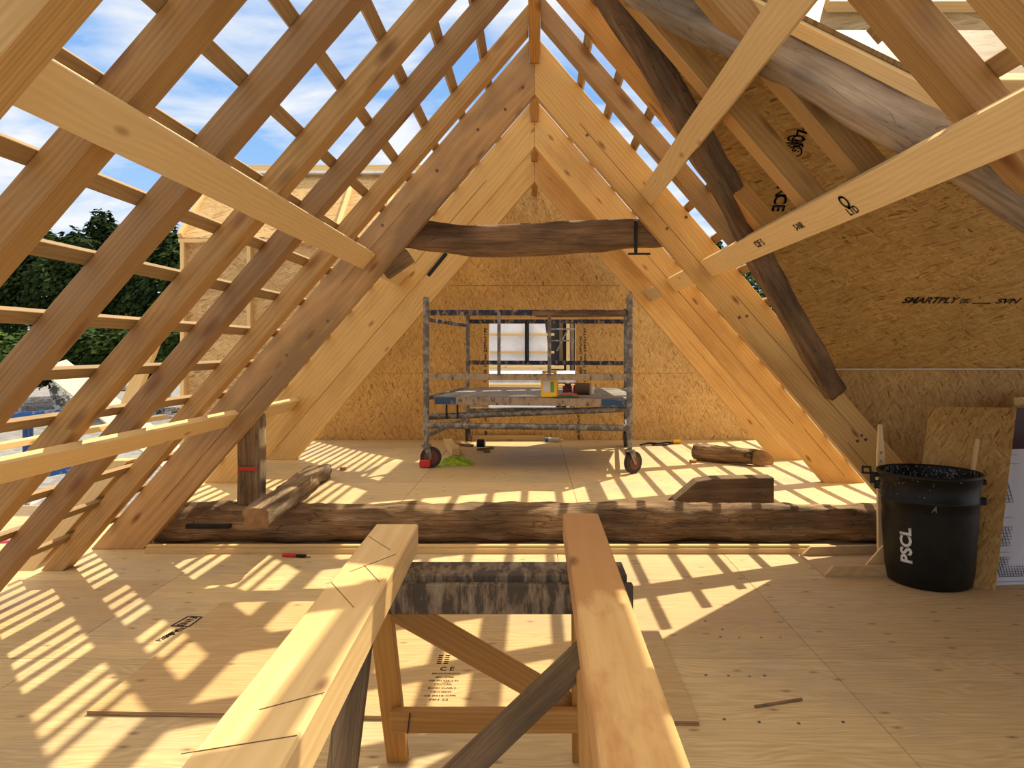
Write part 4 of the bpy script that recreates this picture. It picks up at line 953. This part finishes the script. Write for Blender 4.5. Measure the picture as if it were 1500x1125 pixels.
# ------------------------------------------------------------------ yard
GZ = -1.6
def yd(px, py): return on_floor(px, py, GZ)
bm = bmesh.new(); box(bm, (-90, 9, GZ - .1), (60, 130, GZ), 0); 
tag(link('ground', bm, GRAVEL), kind='structure')
def logs(pts, r, lab, mat=PIPE):
    for i, (xa, ya, xb, yb) in enumerate(pts):
        a = yd(xa, ya) + Vector((0, 0, r)); b_ = yd(xb, yb) + Vector((0, 0, r))
        tag(rod('pale_log', a, b_, r, mat), lab[i], 'log')
logs([(30, 598, 125, 592), (25, 612, 118, 603), (175, 573, 215, 572), (182, 612, 260, 603)], .28,
     ['long grey pole in the yard seen through the left rafters, upper one', 'long pink grey log on the yard below the upper pole', 'white pole in the yard left of the leaning prop', 'cut pale log on the yard beside the leaning prop'])
rr_ = random.Random(3)
for i in range(7):
    x = 215 + rr_.uniform(-20, 60); y = 590 + i * 3.5; a = yd(x, y) + Vector((0, 0, .1)); b_ = a + Vector((rr_.uniform(.8, 1.6), rr_.uniform(-.4, .4), rr_.uniform(-.0, .2)))
    tag(beam('stacked_plank', a, b_, .3, .12, (PIPE, OLDB, MGREY, PINEL)[i % 4]), 'plank in the jumbled timber stack across the yard', 'plank', 'timber stack in the yard')
# blue trestle
bt = empty('blue_trestle', tuple(yd(50, 700)), 'blue painted steel trestle standing in the yard left of the roof', 'trestle')
Yb = 15.0; a = at(18, 613, Yb); b_ = at(128, 604, Yb)
beam('top_beam', a, b_, .12, .22, BRIGHTB, parent=bt)
a2 = at(60, 690, 15.4); b2_ = at(125, 678, 15.4); beam('lower_beam', a2, b2_, .12, .28, BRIGHTB, parent=bt)
for px in (38, 44):
    p = at(px, 620, Yb + (.1 if px == 38 else .5)); rod('leg', p, (p.x, p.y, GZ), .06, plain('blue_leg%d' % px, (.02, .05, .16), .5), bt)
# birch pole
a = at(82, 567, 16); b_ = at(93, 602, 16)
tag(oldbeam('birch_pole', [a, (a + b_) / 2, Vector((b_.x + .3, b_.y, GZ))], .28, .28, BIRCH, rnd=1, seed=2, rough=.02), 'leaning dark and white birch pole in the yard behind the blue trestle', 'pole')
tag(rod('steel_pole', at(40, 745, 9.5), at(150, 690, 10.5), .09, PIPE), 'pale metal tube lying outside just below the low runner board', 'tube')
# long plank stair handrail
a = at(78, 535, 13); b_ = at(290, 700, 11.0)
tag(beam('long_plank', a, b_, .45, .05, plain('cream_plank', (.72, .62, .42), .6, nz=.1), up=(0, -.5, 1)), 'long cream plank sloping down across the yard towards the left wing', 'plank')
a = at(243, 455, 7.4); b_ = at(124, 752, 7.05); b_.z = -.085
tag(beam('leaning_prop', a, b_, .12, .08, PINEL, up=(0, 1, 0)), 'leaning pale timber prop standing outside against the bushes', 'prop')
# ------------------------------------------------------------------ vegetation
def tree(name, blobs, n, leaf, mat, label, trunk=None, cat='tree', seed=0):
    rr = random.Random(seed); e = empty(name, (blobs[0][0], blobs[0][1], GZ), label, cat)
    verts = []; faces = []; tot = sum(b[3] * b[4] for b in blobs)
    for (cx, cy, cz, rx, rz) in blobs:
        k = int(n * rx * rz / tot)
        for _ in range(k):
            d = Vector((rr.gauss(0, 1), rr.gauss(0, 1), rr.gauss(0, 1))).normalized(); q = (.55 + .45 * rr.random() ** .5)
            s = 1 + .28 * noise.noise(d * 2.6 + Vector((cx, cy, cz)))+ .15 * noise.noise(d * 7 + Vector((cx, cy, cz)))
            c = Vector((cx, cy, cz)) + Vector((d.x * rx, d.y * rx, d.z * rz)) * q * s
            if c.z < GZ: continue
            nn = (d + Vector((rr.gauss(0, .6), rr.gauss(0, .6), rr.gauss(0, .6) + .5))).normalized(); M = frame(c, nn.orthogonal(), nn)
            l = leaf * rr.uniform(.6, 1.4); w = l * .55; b0 = len(verts)
            for x, y in ((-l, 0), (0, -w), (l, 0), (0, w)): verts.append(M @ Vector((x, y, 0)))
            faces.append((b0, b0 + 1, b0 + 2, b0 + 3))
    me = bpy.data.meshes.new('foliage'); me.from_pydata(verts, [], faces); me.materials.append(mat); me.update()
    o = bpy.data.objects.new('foliage', me); COL.objects.link(o); o.parent = e; o.matrix_basis = parent_world(e).inverted()
    t = blobs[0]; rod('trunk', (t[0], t[1], GZ), (t[0], t[1], t[2] + t[4] * .4), .18, BIRCH, e, 8)
def blob(px, py, Y, rpx, rpy):
    p = at(px, py, Y); return (p.x, p.y, p.z, rpx * Y / F, rpy * Y / F)
tree('conifer_tree', [blob(158, 420, 42, 40, 80), blob(150, 345, 42, 20, 38), blob(190, 370, 42, 28, 45)], 9000, .16, LEAFD, 'tall dark tree with a wind bent tip rising above the other trees at left', seed=1)
tree('broadleaf_tree', [blob(85, 415, 40, 60, 72), blob(60, 375, 40, 30, 35), blob(115, 380, 40, 34, 42)], 12000, .16, LEAFD, 'dark round tree left of the wind bent one', seed=2)
tree('broadleaf_tree', [blob(-20, 440, 40, 60, 85), blob(15, 400, 40, 35, 45)], 9000, .16, LEAFM, 'dark tree cut by the left edge of the view', seed=3)
tree('broadleaf_tree', [blob(245, 430, 39, 50, 82), blob(235, 370, 39, 32, 42)], 11000, .16, LEAFD, 'dark tree beside the left wing', seed=4)
tree('willow_bush', [blob(120, 515, 34, 75, 45), blob(70, 520, 34, 50, 45)], 12000, .14, LEAFM, 'green bush in front of the dark trees behind the yard', cat='bush', seed=5)
tree('willow_bush', [blob(235, 510, 34, 60, 50)], 9000, .14, LEAFM, 'bright green bush beside the leaning prop', cat='bush', seed=6)
tree('willow_bush', [blob(5, 525, 30, 60, 40)], 7000, .13, LEAFL, 'light green bush at the left edge of the yard', cat='bush', seed=7)
tree('broadleaf_tree', [blob(1100, 470, 30, 110, 95), blob(1040, 372, 30, 22, 24)], 12000, .11, LEAFM, 'green tree glimpsed through the gaps on the right slope', seed=8)
tree('broadleaf_tree', [blob(985, 400, 28, 20, 26), blob(1010, 440, 28, 40, 35)], 4000, .10, LEAFM, 'small green tree top between the right truss legs', seed=9)
# ------------------------------------------------------------------ neighbour through the window
nb = empty('white_neighbour', (-.4, 16, 0), 'white wrapped building wall with battens seen through the gable window', 'building')
a = at(640, 655, 16); b_ = at(808, 400, 16)
c_ = [at(640, 655, 16), at(822, 655, 16), at(794, 440, 16), at(640, 440, 16)]
slab('membrane_wall', c_, (0, 1, 0), .1, WREND, Matrix.Translation(c_[0]), nb)
for py in (490, 516, 537): beam('wall_batten', at(640, py, 15.93), at(812, py, 15.93), .05, .05, PINEL, parent=nb)
beam('downpipe', at(773, 460, 15.9), at(773, 529, 15.9), .06, .06, IRON, parent=nb, up=(0, 1, 0))
d_ = [at(640, 552, 13), at(850, 552, 13), at(842, 543, 14.5), at(640, 541, 14.5)]
slab('flat_roof', d_, (0, 0, -1), .1, MGREY, Matrix.Translation(d_[0]), nb)
beam('roof_edge', at(640, 539, 14.4), at(826, 538, 14.4), .1, .06, PINEL, parent=nb)
beam('roof_edge', at(640, 566, 12.8), at(860, 566, 12.8), .1, .08, PINEL, parent=nb)
ts = empty('timber_shed', (1.2, 17, GZ), 'dark open timber building with poles seen at the right of the gable window', 'building')
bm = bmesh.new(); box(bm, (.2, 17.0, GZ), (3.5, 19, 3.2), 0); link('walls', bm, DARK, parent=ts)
for i, px in enumerate((822, 832, 838, 845)):
    p = at(px, 500, 16.9); beam('post', (p.x, 16.9, GZ), (p.x, 16.9, 3.1), .08, .08, (GREYT, PINEL, OLDB)[i % 3], parent=ts, up=(0, 1, 0))
for y_ in (482, 499): beam('pole', at(806, y_, 16.7), at(860, y_, 16.7), .03, .03, GALV, parent=ts)
beam('pole', at(816, 514, 16.7), at(831, 484, 16.7), .03, .03, GALV, parent=ts)
# ------------------------------------------------------------------ light, sky, camera
S = Vector((.406, .519, 1.0)).normalized()
ld = bpy.data.lights.new('sun', 'SUN'); ld.energy = 5.0; ld.angle = math.radians(.55); ld.color = (1, .90, .70)
lo = bpy.data.objects.new('sun', ld); COL.objects.link(lo); lo.rotation_euler = S.to_track_quat('Z', 'Y').to_euler()
w = bpy.data.worlds.new('sky'); SC.world = w; w.use_nodes = True; nt = w.node_tree; nt.nodes.clear()
wo = nt.nodes.new('ShaderNodeOutputWorld'); bg = nt.nodes.new('ShaderNodeBackground'); L(nt, bg.outputs[0], wo.inputs[0])
tc = nt.nodes.new('ShaderNodeTexCoord'); sp = nt.nodes.new('ShaderNodeSeparateXYZ'); L(nt, tc.outputs['Generated'], sp.inputs[0])
zz = math_(nt, 'MAXIMUM', sp.outputs[2], 0.03)
cmb = nt.nodes.new('ShaderNodeCombineXYZ')
L(nt, math_(nt, 'DIVIDE', sp.outputs[0], math_(nt, 'ADD', zz, .25)), cmb.inputs[0]); L(nt, math_(nt, 'DIVIDE', sp.outputs[1], math_(nt, 'ADD', zz, .25)), cmb.inputs[1])
n1 = N(nt, 'ShaderNodeTexNoise'); n1.inputs['Scale'].default_value = 1.9; n1.inputs['Detail'].default_value = 9; n1.inputs['Roughness'].default_value = .56; n1.inputs['Distortion'].default_value = .5
mp = nt.nodes.new('ShaderNodeMapping'); mp.inputs['Location'].default_value = (1.7, .45, 0); mp.inputs['Scale'].default_value = (1, 1.5, 1); L(nt, cmb.outputs[0], mp.inputs[0]); L(nt, mp.outputs[0], n1.inputs[0])
cr = ramp(nt, math_(nt, 'SUBTRACT', n1.outputs['Fac'], math_(nt, 'MULTIPLY', math_(nt, 'SUBTRACT', zz, .25), .28)), [(.42, (0, 0, 0)), (.60, (1, 1, 1))])
sky = ramp(nt, sp.outputs[2], [(0, (.58, .74, .90)), (.25, (.27, .50, .86)), (.6, (.12, .30, .74))])
skc = mix(nt, cr.outputs[0], sky.outputs[0], (.84, .86, .88))
hz = ramp(nt, sp.outputs[2], [(.46, (0, 0, 0)), (.68, (1, 1, 1))])      # warm bright zenith, out of view, added to fill the shaded surfaces
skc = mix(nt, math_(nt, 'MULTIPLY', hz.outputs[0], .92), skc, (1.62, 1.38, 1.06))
gnd = ramp(nt, sp.outputs[2], [(.49, (0, 0, 0)), (.5, (1, 1, 1))])
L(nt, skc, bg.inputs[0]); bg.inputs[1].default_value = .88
cam = bpy.data.cameras.new('camera'); co = bpy.data.objects.new('camera', cam); COL.objects.link(co)
co.location = (0, 0, EYE); co.rotation_euler = (math.pi / 2, 0, 0); cam.sensor_width = 36; cam.lens = F / 1500 * 36
cam.shift_x = -(CX - 750) / 1500; cam.shift_y = -(562.5 - HY) / 1500; cam.clip_end = 500
SC.camera = co
vs = SC.view_settings; vs.view_transform = 'Standard'; vs.look = 'None'; vs.gamma = 1; vs.exposure = 0.36; vs.use_curve_mapping = False
SC.cycles.max_bounces = 10; SC.cycles.diffuse_bounces = 6; SC.cycles.use_denoising = True
